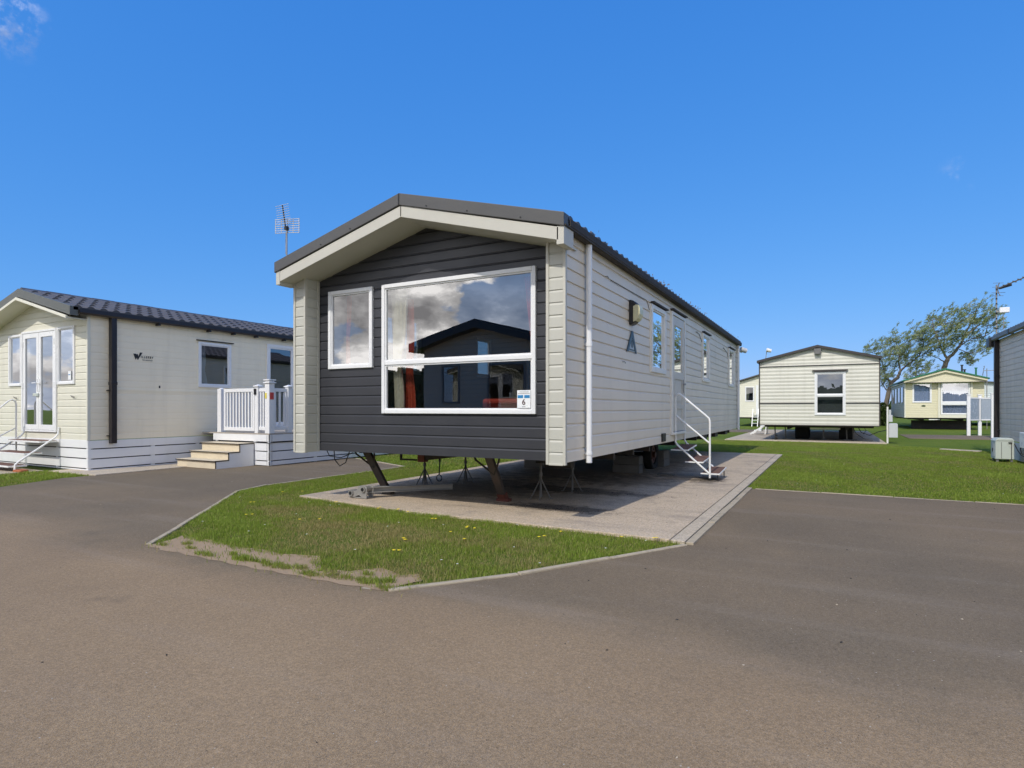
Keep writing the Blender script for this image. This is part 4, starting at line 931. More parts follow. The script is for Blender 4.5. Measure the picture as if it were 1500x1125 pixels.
c_ = MB(); c_.box(-9.93-.085, -9.93+.085, 8.15-.085, 8.15+.085, 1.72, 1.74); c_.box(-9.93-.06, -9.93+.06, 8.15-.06, 8.15+.06, 1.695, 1.72); c_.build('cap', M['pvc'], cp_, bevel=.003)
post(-10.27, 8.15, .10, 1.60, .02); post(-9.93, 8.62, .10, 1.60, .02); post(-11.42, 8.15, .12, 1.55, .0); post(-9.93, 10.3, .10, 1.6, .02); post(-9.93, 12.4, .10, 1.6, .02)
def railing(x0, y0, x1, y1, n, name='railing', z0=.72, z1=1.57):
    b = MB(); b.bar((x0, y0, z1-.035), (x1, y1, z1-.035), .05, .07); b.bar((x0, y0, z0+.035), (x1, y1, z0+.035), .05, .07); o = b.build(name, M['pvc'], dk, bevel=.003)
    for i in range(n):
        t_ = (i+.5)/n; s = MB(); x = x0+(x1-x0)*t_; y = y0+(y1-y0)*t_; s.box(x-.018, x+.018, y-.012, y+.012, z0+.07, z1-.07) if abs(x1-x0) > abs(y1-y0) else s.box(x-.012, x+.012, y-.018, y+.018, z0+.07, z1-.07); s.build('baluster', M['pvc'], o)
    return o
railing(-10.22, 8.15, -9.995, 8.15, 3)
railing(-9.93, 8.215, -9.93, 8.57, 3); railing(-9.93, 8.67, -9.93, 10.25, 13); railing(-9.93, 10.35, -9.93, 12.35, 16)
gt = railing(-11.24, 8.13, -10.385, 8.13, 9, 'gate', .70, 1.57)
for q in ((-11.29, -11.235), (-10.39, -10.335)): b = MB(); b.box(*q, 8.105, 8.155, .70, 1.57); b.build('stile', M['pvc'], gt, bevel=.003)
b = MB(); b.box(-10.32, -10.26, 8.075, 8.10, 1.44, 1.56); b.build('gate_latch', M['black'], dk, bevel=.008)
b = MB(); b.box(-9.985, -9.935, 8.078, 8.084, 1.36, 1.47); b.build('warning_plate', M['yellowsign'], dk, label='yellow warning plate on the corner post')
b = MB(); b.box(-9.863, -9.859, 8.10, 8.19, 1.34, 1.48); b.build('warning_plate', M['redsign'], dk, label='red warning plate on the corner post')
# deck steps
st = thing('deck_steps', (-10.9, 7.6, 0), 'beige timber steps with white side leading up to the white deck gate', 'steps')
lev = [(7.21, 7.49, .165), (7.49, 7.735, .31), (7.735, 8.06, .465)]
for i, (ya, yb, z) in enumerate(lev):
    zb = 0.01 if i == 0 else lev[i-1][2]
    b = MB(); b.box(-11.48, -10.305, ya+.012, ya+.03, zb, z-.022); b.build('riser', M['deckwood'], st)
    b = MB(); b.box(-11.50, -10.29, ya-.012, yb+.01, z-.020, z); tt = b.build('tread', M['deckwood'], st)
    b = MB(); b.box(-11.50, -10.287, ya-.016, ya-.010, z-.022, z-.004); b.build('nosing', M['steel'], tt)
b = MB(); pr = [(7.225, .0), (7.225, .143), (7.50, .143), (7.50, .288), (7.745, .288), (7.745, .443), (8.06, .443), (8.06, 0)]
b.prism(pr, lambda p, q, t: (t, p, q), -10.305, -10.292); b.build('side_board', M['white'], st)
b = MB()
for (y0, y1, z) in ((7.2, 7.5, .165), (7.48, 7.745, .31), (7.73, 8.06, .465)): b.box(-10.291, -10.284, y0-.01, y1, z-.022, z-.002)
for (y, z0, z1) in ((7.215, 0.01, .15), (7.49, .165, .29), (7.735, .31, .445)): b.box(-10.291, -10.284, y-.008, y+.01, z0, z1)
b.build('edge_trim', M['steel'], st)

# ------------------------------------------------------------------ CARAVAN behind (pale ribbed, end-on)
def shell(root, x0, x1, xc, y0, y1, zb, ze, zp, fm, sm, fo=(), lo=(), ro=(), pitch=.125, depth=.012, style='rib', smr=None):
    siding('wall', M[fm], root, 'Y', y0, -1, x0, x1, zb, ze, (xc, zp), list(fo), pitch, depth, style)
    siding('wall', M[sm], root, 'X', x0, -1, y0, y1, zb, ze, None, list(lo), pitch, depth, style)
    siding('wall', M[smr or sm], root, 'X', x1, 1, y0, y1, zb, ze, None, list(ro), pitch, depth, style)
    siding('wall', M[sm], root, 'Y', y1, 1, x0, x1, zb, ze, (xc, zp), [], pitch, depth, style)
    b = MB(); b.box(x0+.03, x1-.03, y0+.03, y1-.03, zb, zb+.05); b.build('floor', M['steel'], root)
def plain_roof(root, x0, x1, xc, y0, y1, ze, zp, mat, th=.06):
    b = MB(); b.prism([(x0, ze), (xc, zp), (x1, ze), (x1, ze-th), (xc, zp-th), (x0, ze-th)], lambda p, q, t: (p, t, q), y0, y1); return b.build('roof', M[mat], root)
def underframe(root, x0, x1, y0, y1, zb):
    b = MB(); w = x1-x0
    for x in (x0+w*.25, x0+w*.75): b.box(x-.04, x+.04, y0+.3, y1-.3, zb-.16, zb-.01)
    for i in range(5): y = y0+.3+(y1-y0-.7)*i/4; b.box(x0+.15, x1-.15, y-.04, y+.04, zb-.09, zb-.005)
    b.build('chassis', M['steel'], root)
v3 = thing('static_caravan', (-.47, 29, 0), 'pale ribbed caravan end with one tall double window and thin dark roofline, behind the lawn', 'caravan')
shell(v3, -2.344, 1.372, -.47, 23.2, 34, .585, 2.84, 3.30, 'v3side', 'v3side', [(-.56, .385, .93, 2.43)], pitch=.125, depth=.009)
plain_roof(v3, -2.42, 1.43, -.47, 23.08, 34.1, 2.895, 3.37, 'v3trim', .085)
window(v3, 'Y', 23.2, -1, -.56, .385, .93, 2.43, fw=.065, bars=(1.62,), glass='glass2')
b = MB(); b.quad((-.56, 23.42, .9), (.40, 23.42, .9), (.40, 23.42, 2.45), (-.56, 23.42, 2.45)); b.build('blind', M['greyblind'], v3, fixn=False)  # grey sheet added behind the panes, standing in for their pale reflection
b = MB(); b.prism([(-.64, 2.50), (.46, 2.50), (.40, 2.44), (-.58, 2.44)], lambda p, q, t: (p, t, q), 23.12, 23.19); b.build('lintel', M['v3trim'], v3)
b = MB(); b.box(-2.344, 1.372, 23.175, 23.188, 2.655, 2.68); b.box(-2.344, -.57, 23.175, 23.188, 1.335, 1.365); b.box(.395, 1.372, 23.175, 23.188, 1.335, 1.365)
b.box(-2.36, -2.325, 23.17, 23.23, .58, 2.85); b.box(1.355, 1.388, 23.17, 23.23, .58, 2.85); b.box(-2.344, 1.372, 23.17, 23.2, .56, .585); b.build('trim', M['v3trim'], v3)
b = MB(); b.prism([(-.585, 3.24), (-.35, 3.24), (-.375, 3.05), (-.55, 3.05)], lambda p, q, t: (p, t, q), 23.05, 23.18); b.build('ridge_box', M['jack'], v3)
b = MB(); b.tube([(-2.28, 23.15, 2.78), (-2.20, 23.12, 2.86), (-2.12, 23.10, 2.98), (-2.09, 23.10, 3.24)], .012, 8); b.build('lamp_arm', M['galv'], v3)
b = MB(); b.tube([(-2.09, 23.0, 3.26), (-1.93, 23.02, 3.22)], .075, 12, .06); b.build('flood_lamp', M['pvcdirty'], v3, smooth=True)
underframe(v3, -2.34, 1.37, 23.2, 34, .585)
for x, y in ((-1.02, 24.9), (.43, 24.9), (-1.02, 25.8), (.43, 25.8)): wheel(v3, x, y, .33, .46, 'steel')
b = MB(); b.bar((-.72, 23.9, .44), (.23, 23.9, .445), .05, .05); b.build('tow_bar', M['whitetube'], v3)
for x in (-1.9, -1.55, -.3, .42, .62):
    b = MB(); b.bar((x, 24.1, .55), (x+.02, 24.1, .03), .04, .04); b.bar((x-.1, 24.1, .06), (x+.12, 24.1, .06), .08, .02); b.build('steady_leg', M['jack'], v3)
b = MB(); b.tube([(-1.86, 23.6, .12), (-1.78, 23.6, .12)], .09, 14); b.build('jockey_wheel', M['rubber'], v3)
b = MB(); b.tube([(.75, 23.6, .55), (.85, 23.6, .35), (1.1, 23.5, .25), (1.35, 23.4, .38), (1.6, 23.32, .45)], .014, 6); b.tube([(.6, 23.6, .55), (.7, 23.6, .3), (.95, 23.6, .12), (1.2, 23.6, .08)], .012, 6); b.tube([(.9, 23.5, .56), (1.0, 23.5, .42), (.9, 23.5, .3)], .01, 6); b.build('cable', M['black'], v3)
# small steps behind left
r = thing('entrance_steps', (-2.95, 28.5, 0), 'low white steps left of the pale ribbed caravan on its concrete base', 'steps')
for k in range(2):
    b = MB(); b.box(-3.05+.25*k, -2.75+.25*k, 28, 28.9, .18+.2*k, .22+.2*k); b.build('tread', M['whitetube'], r)
for y in (28, 28.9):
    b = MB(); b.bar((-3.2, y, .04), (-2.4, y, .60), .04, .06); b.bar((-2.6, y, .04), (-2.55, y, .45), .04, .04); b.build('stringer', M['whitetube'], r)
# utility post and meter box beside it
r = thing('meter_box', (1.6, 23.3, 0), 'small white meter box on a post at the right corner of the ribbed caravan', 'meter box')
b = MB(); b.box(1.575, 1.625, 23.3, 23.35, 0, 1.22); b.build('post', M['pvcdirty'], r, bevel=.004)
b = MB(); b.box(1.635, 1.885, 23.25, 23.45, .2, .64); b.prism([(1.635, .64), (1.885, .64), (1.86, .67), (1.66, .67)], lambda p, q, t: (p, t, q), 23.25, 23.45); b.build('box', M['greybox'], r, bevel=.01)
b = MB(); b.box(1.63, 1.74, 23.28, 23.4, .72, .95); b.box(1.64, 1.70, 23.29, 23.37, .95, 1.12); b.build('socket', M['greybox'], r, bevel=.008)

# far left-behind caravan
v4 = thing('static_caravan', (-3.9, 48, 0), 'small far cream caravan seen in the gap left of the ribbed caravan', 'caravan')
shell(v4, -5.75, -2.0, -3.9, 42, 53, .60, 2.86, 3.42, 'v2cream', 'v2cream', [(-5.12, -4.56, 1.64, 2.62)], pitch=.13, depth=.01, style='lap')
plain_roof(v4, -5.9, -1.85, -3.9, 41.8, 53.2, 2.93, 3.53, 'verge', .08)
window(v4, 'Y', 42, -1, -5.12, -4.56, 1.64, 2.62, fw=.05, glass='glassdark'); underframe(v4, -5.75, -2, 42, 53, .6)
curtain('curtain', 'Y', 42.12, 1, -5.08, -4.80, -5.08, -4.95, 1.66, 2.58, 'creamcurtain', 'cream drape in the window of the small far caravan', 4, .02)
b = MB(); b.box(-4.45, -4.30, 41.97, 41.995, .62, 2.7); b.build('door_edge', M['pvc'], v4)
r = thing('ladder_steps', (-4.4, 41.3, 0), 'narrow white ladder steps against the small far caravan', 'steps')
for x in (-4.62, -4.28):
    b = MB(); b.bar((x, 41.2, 0), (x+.02, 41.7, 1.15), .04, .05); b.build('rail', M['whitetube'], r)
b = MB()
for k in range(5): b.box(-4.60, -4.28, 41.22+.09*k, 41.34+.09*k, .2+.2*k, .23+.2*k)
b.build('rung', M['whitetube'], r)

# green roofed caravan
v5 = thing('static_caravan', (5.35, 45, 0), 'yellow cream caravan with green roof edge and net curtained windows, in front of the trees', 'caravan')
w5 = [(3.93, 4.82, 1.50, 2.60), (5.22, 6.52, .84, 2.62)]
shell(v5, 3.57, 7.14, 5.36, 40, 48.8, .66, 2.63, 2.64, 'v5side', 'v5left', w5, pitch=.13, depth=.012, style='lap')
b = MB(); b.prism([(3.52, 2.66), (5.39, 3.22), (7.19, 2.66), (7.19, 2.61), (3.52, 2.61)], lambda p, q, t: (p, t, q), 39.72, 48.9); b.build('gable', M['v5side'], v5)
b = MB(); sloped_band(b, [3.50, 5.39, 7.22], [2.72, 3.27, 2.76], 39.60, 39.70, .11); b.build('fascia', M['v5side'], v5)
b = MB(); b.prism([(3.42, 2.75), (5.39, 3.37), (7.30, 2.80), (7.30, 2.74), (5.39, 3.29), (3.42, 2.69)], lambda p, q, t: (p, t, q), 39.55, 49); b.build('roof', M['v5green'], v5)
b = MB(); b.box(3.5, 7.18, 39.64, 39.72, 2.585, 2.615); b.build('trim', M['v3trim'], v5)
b = MB(); b.box(5.10, 5.20, 39.9, 40, .66, 2.60); b.box(6.53, 6.63, 39.9, 40, .66, 2.6); b.box(5.2, 6.53, 39.93, 39.99, .66, .83); b.box(3.55, 3.62, 39.95, 40.02, .66, 2.6); b.build('bay_trim', M['v2cream'], v5)
window(v5, 'Y', 40, -1, *w5[0], fw=.06, glass='glass'); window(v5, 'Y', 39.95, -1, *w5[1], fw=.06, bars=(1.46,), barw=.17, glass='glass')
curtain('curtain', 'Y', 40.08, 1, 3.98, 4.78, 3.98, 4.78, 1.54, 2.56, 'blueblind', 'white net drape in the smaller left window of the green roofed caravan', 9, .02)
curtain('curtain', 'Y', 40.08, 1, 5.27, 6.47, 5.27, 6.47, .88, 2.58, 'blueblind', 'white net drape in the bay window of the green roofed caravan', 12, .02)
b = MB(); b.prism([(4.445+.10*math.cos(k*math.pi/8), 1.325+.045*math.sin(k*math.pi/8)) for k in range(16)], lambda p, q, t: (p, t, q), 39.975, 39.992); b.build('oval_badge', M['oval'], v5)
b = MB()
for y in (41.2, 43, 45, 47): b.box(3.54, 3.565, y-.35, y+.35, 1.5, 2.4)
b.build('side_window', M['glassdark'], v5)
underframe(v5, 3.57, 7.14, 40, 48.8, .66)
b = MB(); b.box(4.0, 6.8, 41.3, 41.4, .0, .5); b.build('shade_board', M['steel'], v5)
b = MB(); b.bar((4.7, 40.1, .56), (5.2, 40.1, .57), .05, .05); b.build('tow_bar', M['whitetube'], v5)
for x, z0, z1 in ((6.48, 3.0, 3.64), (6.6, 3.0, 3.38), (7.12, 2.8, 3.46)):
    b = MB(); b.tube([(x, 42, z0), (x, 42, z1)], .045, 10); b.tube([(x, 42, z1-.02), (x, 42, z1+.03)], .075, 10); b.build('flue', M['v5green'] if x > 7 else M['steel'], v5)
def yagi(name, base, top, boomdir, L, n, label, el=.25, mastmat='galv', stay=False):
    r = thing(name, base, label, 'aerial'); B = Vector(base); T = Vector((base[0], base[1], top))
    b = MB(); b.tube([B, T], .02, 8); b.build('mast', M[mastmat], r)
    d = Vector(boomdir).normalized(); side = Vector((0, 0, 1)) if stay else d.cross(Vector((0,0,1))).normalized()
    P = T-Vector((0,0,.12)); b = MB(); b.bar(P-d*.15, P+d*L, .03, .03); b.build('boom', M['galv'], r)
    b = MB()
    for i in range(n): q = P+d*(L*i/(n-1)); s = el*(1-.35*i/n); b.tube([q-side*s, q+side*s], .008, 5)
    b.build('element', M['galv'], r)
    b = MB(); q = P-d*.15
    for z in (-.24, -.12, .12, .24): b.tube([q-side*el*1.2+Vector((0,0,z)), q+side*el*1.2+Vector((0,0,z))], .009, 5)
    b.tube([q+Vector((-.05,0,-.28)), q+Vector((.05,0,.28))], .015, 6); b.build('reflector', M['jack'], r)
    return r
yagi('tv_aerial', (7.7, 42.5, 0), 3.45, (1, -.2, .02), .7, 5, 'small thin television aerial between the green roofed caravan and the grey one', .28)

# farthest pale caravan on the right
v7 = thing('static_caravan', (9.5, 54, 0), 'pale blue white caravan barely showing behind the white fence posts at the right', 'caravan')
shell(v7, 7.9, 11.5, 8.6, 50, 60, .62, 2.7, 2.98, 'v7side', 'v7side', [], pitch=.14, depth=.012); plain_roof(v7, 7.7, 11.6, 8.5, 49.8, 60.1, 2.75, 3.05, 'verge', .07); underframe(v7, 7.9, 11.5, 50, 60, .62)

# white posts with grey windbreak panels
fn_ = thing('panel_fence', (5.4, 31, 0), 'white posts holding frosted grey panels beside the grey caravan at the right', 'fence')
P5 = [(5.08, 31.4, .12), (5.59, 32.15, .12), (5.54, 29.42, .14)]
for x, y, w_ in P5:
    b = MB(); b.box(x-w_/2, x+w_/2, y, y+.12, 0, 1.74); o = b.build('post', M['pvc'], fn_, bevel=.006); c_ = MB(); c_.box(x-w_/2-.02, x+w_/2+.02, y-.02, y+.14, 1.74, 1.775); c_.build('cap', M['pvc'], o)
for (xa, ya), (xb, yb) in (((5.12, 31.45), (5.56, 32.15)), ((5.62, 32.1), (6.15, 32.4)),):
    b = MB(); b.bar((xa, ya, 1.14), (xb, yb, 1.14), .02, .88); p_ = b.build('panel', M['panel'], fn_); b = MB(); b.bar((xa, ya, 1.61), (xb, yb, 1.61), .05, .06); b.bar((xa, ya, .68), (xb, yb, .68), .05, .05); b.build('frame_rail', M['pvc'], p_)
b = MB(); b.bar((5.6, 29.5, 1.14), (6.5, 29.6, 1.14), .02, .88); b.build('panel', M['panel'], fn_)

# ------------------------------------------------------------------ GREY CARAVAN at right edge
v6 = thing('static_caravan', (5.4, 13, 0), 'weathered grey sided caravan cut off by the right edge, with a dark downpipe', 'caravan')
shell(v6, 3.6, 7.26, 5.43, 7.2, 18.62, .42, 2.86, 3.4, 'v6side', 'v6side', [], pitch=.125, depth=.012, style='lap')
tileroof(v6, 3.5, 7.36, 5.43, 7.1, 18.74, 2.93, 2.93, 3.45, pitch=.2, rows=5)
g = MB(); g.prism([(0, 0), (0, -.08), (-.025, -.105), (-.06, -.105), (-.085, -.08), (-.085, 0), (-.075, 0), (-.075, -.07), (-.055, -.095), (-.028, -.095), (-.01, -.075), (-.01, 0)], lambda p, q, t: (3.54+p, t, 2.935+q), 7.1, 19.0); gu = g.build('gutter', M['jack'], v6)
g = MB()
for y in (9, 10.6, 12.2, 13.8, 15.4, 17): g.box(3.445, 3.55, y-.05, y+.05, 2.825, 2.94)
g.build('bracket', M['black'], gu)
g = MB(); g.box(3.42, 3.60, 18.66, 18.98, 2.70, 2.93); g.build('gutter_end', M['black'], v6, bevel=.01)
p = MB(); p.box(3.50, 3.595, 18.50, 18.60, .40, 2.86); p.box(3.55, 3.6, 18.44, 18.5, 1.95, 1.97); p.box(3.55, 3.6, 18.44, 18.5, .62, .64); p.build('downpipe', M['brownpipe'], v6, bevel=.01)
b = MB(); b.box(3.57, 3.592, 7.2, 18.1, .02, .40); b.build('skirting', M['greybox'], v6)
b = MB(); b.box(3.575, 3.595, 9, 10, 1.5, 2.5); b.build('side_window', M['glassdark'], v6)
r = thing('gas_cabinet', (3.24, 16.3, 0), 'pale green grey plastic cabinet with folded side standing by the grey caravan corner', 'cabinet')
b = MB(); b.box(3.08, 3.40, 16.2, 16.62, .07, .46); b.prism([(3.07, .46), (3.41, .46), (3.37, .52), (3.12, .52)], lambda p, q, t: (p, t, q), 16.19, 16.63); b.build('body', M['cabinet'], r, bevel=.012)
b = MB(); b.box(3.345, 3.355, 16.185, 16.195, .08, .44); b.box(3.18, 3.185, 16.19, 16.198, .09, .44); b.box(3.3, 3.36, 16.175, 16.195, .42, .44); b.build('door_seam', M['steel'], r)
b = MB(); b.box(3.074, 3.08, 16.30, 16.52, .12, .42); b.build('side_grille', M['greybox'], r); b = MB(); b.box(3.068, 3.074, 16.38, 16.44, .22, .30); b.build('lock', M['black'], r)
for x, y in ((3.12, 16.24), (3.36, 16.24), (3.12, 16.56), (3.36, 16.56)):
    b = MB(); b.box(x-.02, x+.02, y-.02, y+.02, 0, .07); b.build('foot', M['block'], r)
r = thing('meter_box', (3.5, 15.9, .28), 'white meter box fixed on the grey caravan side above trailing cables, at the right edge', 'meter box')
b = MB(); b.box(3.44, 3.585, 15.55, 16.0, .34, .66); b.build('body', M['pvc'], r, bevel=.01)
b = MB(); b.tube([(3.52, 16.15, .52), (3.48, 16.1, .3), (3.45, 15.9, .22), (3.47, 15.5, .2)], .012, 8); b.tube([(3.42, 16.3, .4), (3.45, 16.15, .26), (3.47, 16.0, .18), (3.48, 15.6, .14)], .01, 8); b.build('cable', M['black'], r)
b = MB(); b.tube([(3.56, 16.12, .62), (3.52, 16.1, .45), (3.5, 16.02, .28)], .014, 8); b.build('conduit', M['greybox'], r)
# aerial group on the far end of the grey caravan
r = thing('tv_aerial', (3.62, 18.9, 0), 'tall lattice banded mast with long antenna boom rising behind the grey caravan', 'aerial')
b = MB(); b.tube([(3.62, 18.92, 0), (3.62, 18.92, 4.27)], .016, 8); b.build('mast', M['galv'], r)
b = MB()
for i in range(9): z = 3.15+i*.125; b.tube([(3.62, 18.92, z), (3.62, 18.92, z+.035)], .020, 8)
b.build('cable_tie', M['black'], r)
b = MB(); b.bar((3.60, 18.90, 4.16), (4.6, 17.9, 4.50), .022, .022); b.build('boom', M['jack'], r)
b = MB(); b.bar((3.66, 18.86, 4.165), (3.86, 18.66, 4.20), .05, .05); b.build('dipole_box', M['black'], r, bevel=.01)
b = MB()
for i in range(12): t_ = i/11; q = Vector((3.75, 18.75, 4.21)).lerp(Vector((4.6, 17.9, 4.50)), t_); b.bar(q+Vector((-.05, -.05, 0)), q+Vector((.05, .05, 0)), .008, .035)
b.build('director', M['jack'], r)
b = MB()
for z, w_ in ((4.30, .10), (4.20, .12), (4.06, .13), (3.98, .1)): b.tube([(3.64-w_, 18.86, z+.01), (3.64+w_*1.1, 18.86, z-.005)], .005, 5)
b.tube([(3.665, 18.86, 4.31), (3.63, 18.87, 4.18), (3.65, 18.87, 4.05), (3.68, 18.86, 3.99)], .011, 6); b.build('reflector', M['jack'], r)
b = MB(); b.box(3.66, 3.86, 18.8, 18.9, 3.55, 3.68); bx = b.build('antenna_box', M['pvc'], r, bevel=.012); b = MB(); b.box(3.60, 3.70, 18.85, 18.92, 3.57, 3.61); b.tube([(3.76, 18.88, 3.1), (3.74, 18.86, 3.55)], .008, 6); b.build('arm', M['galv'], bx)

# ------------------------------------------------------------------ caravan across the road (mirrored in the big window)
v8 = thing('static_caravan', (-8.6, -8.5, 0), 'dark gabled caravan seen only as a reflection in the big front window', 'caravan')
YM = -3.2
ropen = [(-9.9, -9.3, 1.3, 2.4), (-8.4, -7.2, 1.1, 2.4)]
# its front faces the road (+Y)
siding('wall', M['mirrorvan'], v8, 'Y', YM, 1, -10.55, -6.75, .6, 2.93, (-8.62, 3.45), ropen, .125, .01)
siding('wall', M['mirrorvan'], v8, 'X', -10.55, -1, YM-11, YM, .6, 2.93, None, [], .125, .01)
siding('wall', M['mirrorvan'], v8, 'X', -6.75, 1, YM-11, YM, .6, 2.93, None, [], .125, .01)
siding('wall', M['mirrorvan'], v8, 'Y', YM-11, -1, -10.55, -6.75, .6, 2.93, (-8.62, 3.45), [], .125, .01)
b = MB(); sloped_band(b, [-10.85, -8.60, -6.45], [3.04, 3.62, 3.04], YM-11.1, YM+.35, .24); b.build('roof', M['black'], v8)
b = MB(); b.box(-10.5, -6.8, YM-10.9, YM-.05, .6, .65); b.build('floor', M['steel'], v8)
for o_ in ropen: window(v8, 'Y', YM, 1, *o_, fw=.045, glass='glassdark', frame='jack')
b = MB(); b.box(-10.5, -6.8, YM-.06, YM-.03, 0, .6); b.build('skirting', M['black'], v8)
# unseen hedge behind the camera, sized to darken window reflections; another along the horizon
def leafcloud(n, boxes, size, seed):
    r = np.random.default_rng(seed); V = []; 
    P = []
    for (x0, x1, y0, y1, z0, z1) in boxes:
        k = int(n); x = r.uniform(x0, x1, k); y = r.uniform(y0, y1, k); hz = z1*(.72+.28*smooth_noise(x, y, 1.1, seed+1)+.12*smooth_noise(x, y, 4, seed+2)); z = z0+(hz-z0)*r.random(k)**.7
        P.append(np.stack([x, y, z], 1))
    return np.concatenate(P)
def leaves(name, P, size, aspect, mat, parent=None, wind=None, seed=0, jitter=.6):
    r = np.random.default_rng(seed); n = len(P)
    if wind is None: d = r.normal(size=(n, 3))
    else: d = np.array(wind)[None]+r.normal(size=(n, 3))*jitter
    d /= np.linalg.norm(d, axis=1)[:, None]; q = r.normal(size=(n, 3)); s = np.cross(d, q); s /= np.linalg.norm(s, axis=1)[:, None]
    L = size*r.uniform(.6, 1.4, n)[:, None]; W = L*aspect
    V = np.stack([P-d*L*.5, P+s*W*.5, P+d*L*.5, P-s*W*.5], 1)
    me = bpy.data.meshes.new(name); me.vertices.add(4*n); me.vertices.foreach_set('co', V.reshape(-1)); me.loops.add(4*n); me.loops.foreach_set('vertex_index', np.arange(4*n)); me.polygons.add(n); me.polygons.foreach_set('loop_start', np.arange(n)*4); me.update(calc_edges=True)
    t = np.clip(.45+.3*smooth_noise(P[:,0]*1.0, P[:,2]*1.0, 2.5, seed+9)+r.normal(0, .22, n), 0, 1); at = me.attributes.new('tint', 'FLOAT', 'FACE'); at.data.foreach_set('value', t)
    me.materials.append(mat); o = bpy.data.objects.new(name, me); C.objects.link(o); attach(o, parent); return o
o = leaves('hedge', leafcloud(42000, [(-40, 20, -13.5, -11.8, 0, 3.3)], .3, 3), .26, .6, M['hedge'], seed=3); tag(o, 'dark hedge behind the viewer beyond the road, mirrored low in the windows', 'hedge', kind='stuff')
b = MB(); n_ = 240
for i in range(n_): x = -40+60*i/n_; h_ = 3.02+.12*math.sin(i*.9)+.07*math.sin(i*2.3); b.box(x, x+.26, -13.1, -12.0, 0, h_)
b.build('branches', M['hedge'], o)  # solid blocks added inside the leaves so the mirrored hedge stays dark
o = leaves('hedge', leafcloud(14000, [(-70, 80, 86, 90, 0, 2.4)], .3, 4), .5, .6, M['hedge'], seed=4); tag(o, 'low dark hedge along the horizon far behind the caravans', 'hedge', kind='stuff')
o = leaves('bush', leafcloud(1800, [(2.3, 3.15, 46.5, 48, 0, 1.9)], .3, 5), .16, .5, M['hedge'], seed=5); tag(o, 'dark scrubby bush at the foot of the left tree', 'bush')

# ------------------------------------------------------------------ TREES
def tree(base, label, limbs, clumps, seed, k=50/48., Y=50):
    def W(p): return (p[0]*k, 1.15+(p[1]-1.15)*k)
    r = thing('wind_bent_tree', base, label, 'tree')
    b = MB(); rr = random.Random(seed); joints = []
    for pts, r0, r1, y0, y1 in limbs:
        P = []
        for i, p in enumerate(pts):
            t = i/(len(pts)-1); x, z = W(p) if p[1] > 0 else (p[0]*k, 0); P.append(Vector((x, Y+y0+(y1-y0)*t, z)))
        Q = []
        for i in range(len(P)-1):
            for s in range(4):
                t = s/4; v = P[i].lerp(P[i+1], t)
                if not (i == 0 and s == 0): v += Vector((rr.uniform(-.03, .03), rr.uniform(-.05, .05), rr.uniform(-.02, .02)))
                Q.append(v)
        Q.append(P[-1]); b.tube(Q, r0, 8, r1); joints += Q
    tw = MB(); pts_all = []
    g = np.random.default_rng(seed)
    for (cx, cz, cr) in clumps:
        x, z = W((cx, cz)); y = Y+rr.uniform(-1.4, 1.4); c = Vector((x, y, z))
        near = min(joints, key=lambda q: (q-c).length+ (0 if q.z < c.z else .8))
        mid = near.lerp(c, .5)+Vector((rr.uniform(-.1, .1), rr.uniform(-.1, .1), -.08)); tw.tube([near, mid, c], .028, 5, .012)
        nt_ = int(10+19*cr)
        for j in range(nt_):
            a = Vector((rr.gauss(0, .68), rr.gauss(0, .9), rr.gauss(0, .58)))*cr + c
            e = a+Vector((rr.uniform(.15, .6), rr.uniform(-.3, .3), rr.uniform(.05, .6)))*(cr*.6+.3)
            s_ = c.lerp(a, .3)
            tw.tube([s_, a.lerp(e, .2), e], .009, 3, .003)
            m = int(17+14*cr); t = g.random(m)[:, None]
            seg = np.array(a)[None]*(1-t)+np.array(e)[None]*t+g.normal(0, .045, (m, 3)); pts_all.append(seg)
    b.build('trunk', M['bark'], r, smooth=True); tw.build('twigs', M['bark'], r)
    leaves('crown', np.concatenate(pts_all), .15, .22, M['leaf'], r, wind=(.62, 0, .5), seed=seed, jitter=.38); return r
c2 = [(5.68,6.93,.45),(6.01,6.44,.6),(6.18,7.03,.5),(6.66,7.26,.5),(6.61,6.67,.6),(6.88,6.26,.6),(6.45,6.02,.6),(6.77,5.8,.5),(7.41,7.53,.4),(7.51,7.0,.6),(7.83,7.24,.6),(8.24,7.66,.5),(8.29,6.88,.7),(7.83,6.59,.6),(8.7,6.98,.6),(9.01,7.08,.4),(8.08,6.05,.5),(8.55,5.7,.5),(8.96,6.25,.5),(7.83,4.83,.4),(8.14,4.95,.4),(8.55,4.96,.35),(7.67,4.38,.35),(7.93,4.24,.25),(6.01,5.12,.5),(6.45,5.16,.4),(5.74,5.26,.45),(5.35,4.88,.4),(7.09,5.72,.45),(5.9,5.79,.5)]
l2 = [([(6.1,0),(6.2,1.6),(6.45,3.87),(6.58,4.3),(6.66,4.46)], .20, .13, 0, 0), ([(6.66,4.46),(6.39,4.9),(6.18,5.5),(5.9,6.25),(5.74,6.99)], .085, .02, 0, -.5), ([(6.39,4.9),(6.45,5.49),(6.55,6.41),(6.63,7.3)], .05, .015, -.1, .5), ([(6.66,4.46),(7.14,5.0),(7.41,5.5),(7.67,6.27),(8.08,7.15),(8.29,7.8)], .11, .02, 0, .3), ([(7.51,5.83),(8.03,6.31),(8.65,6.85),(9.0,7.1)], .06, .015, .1, .7), ([(7.35,5.31),(7.88,5.67),(8.5,5.77)], .045, .015, .1, -.6), ([(7.25,5.05),(7.77,4.77),(7.93,4.25)], .03, .01, 0, -.2), ([(6.45,4.24),(6.18,4.51),(5.5,4.86)], .045, .015, 0, .3)]
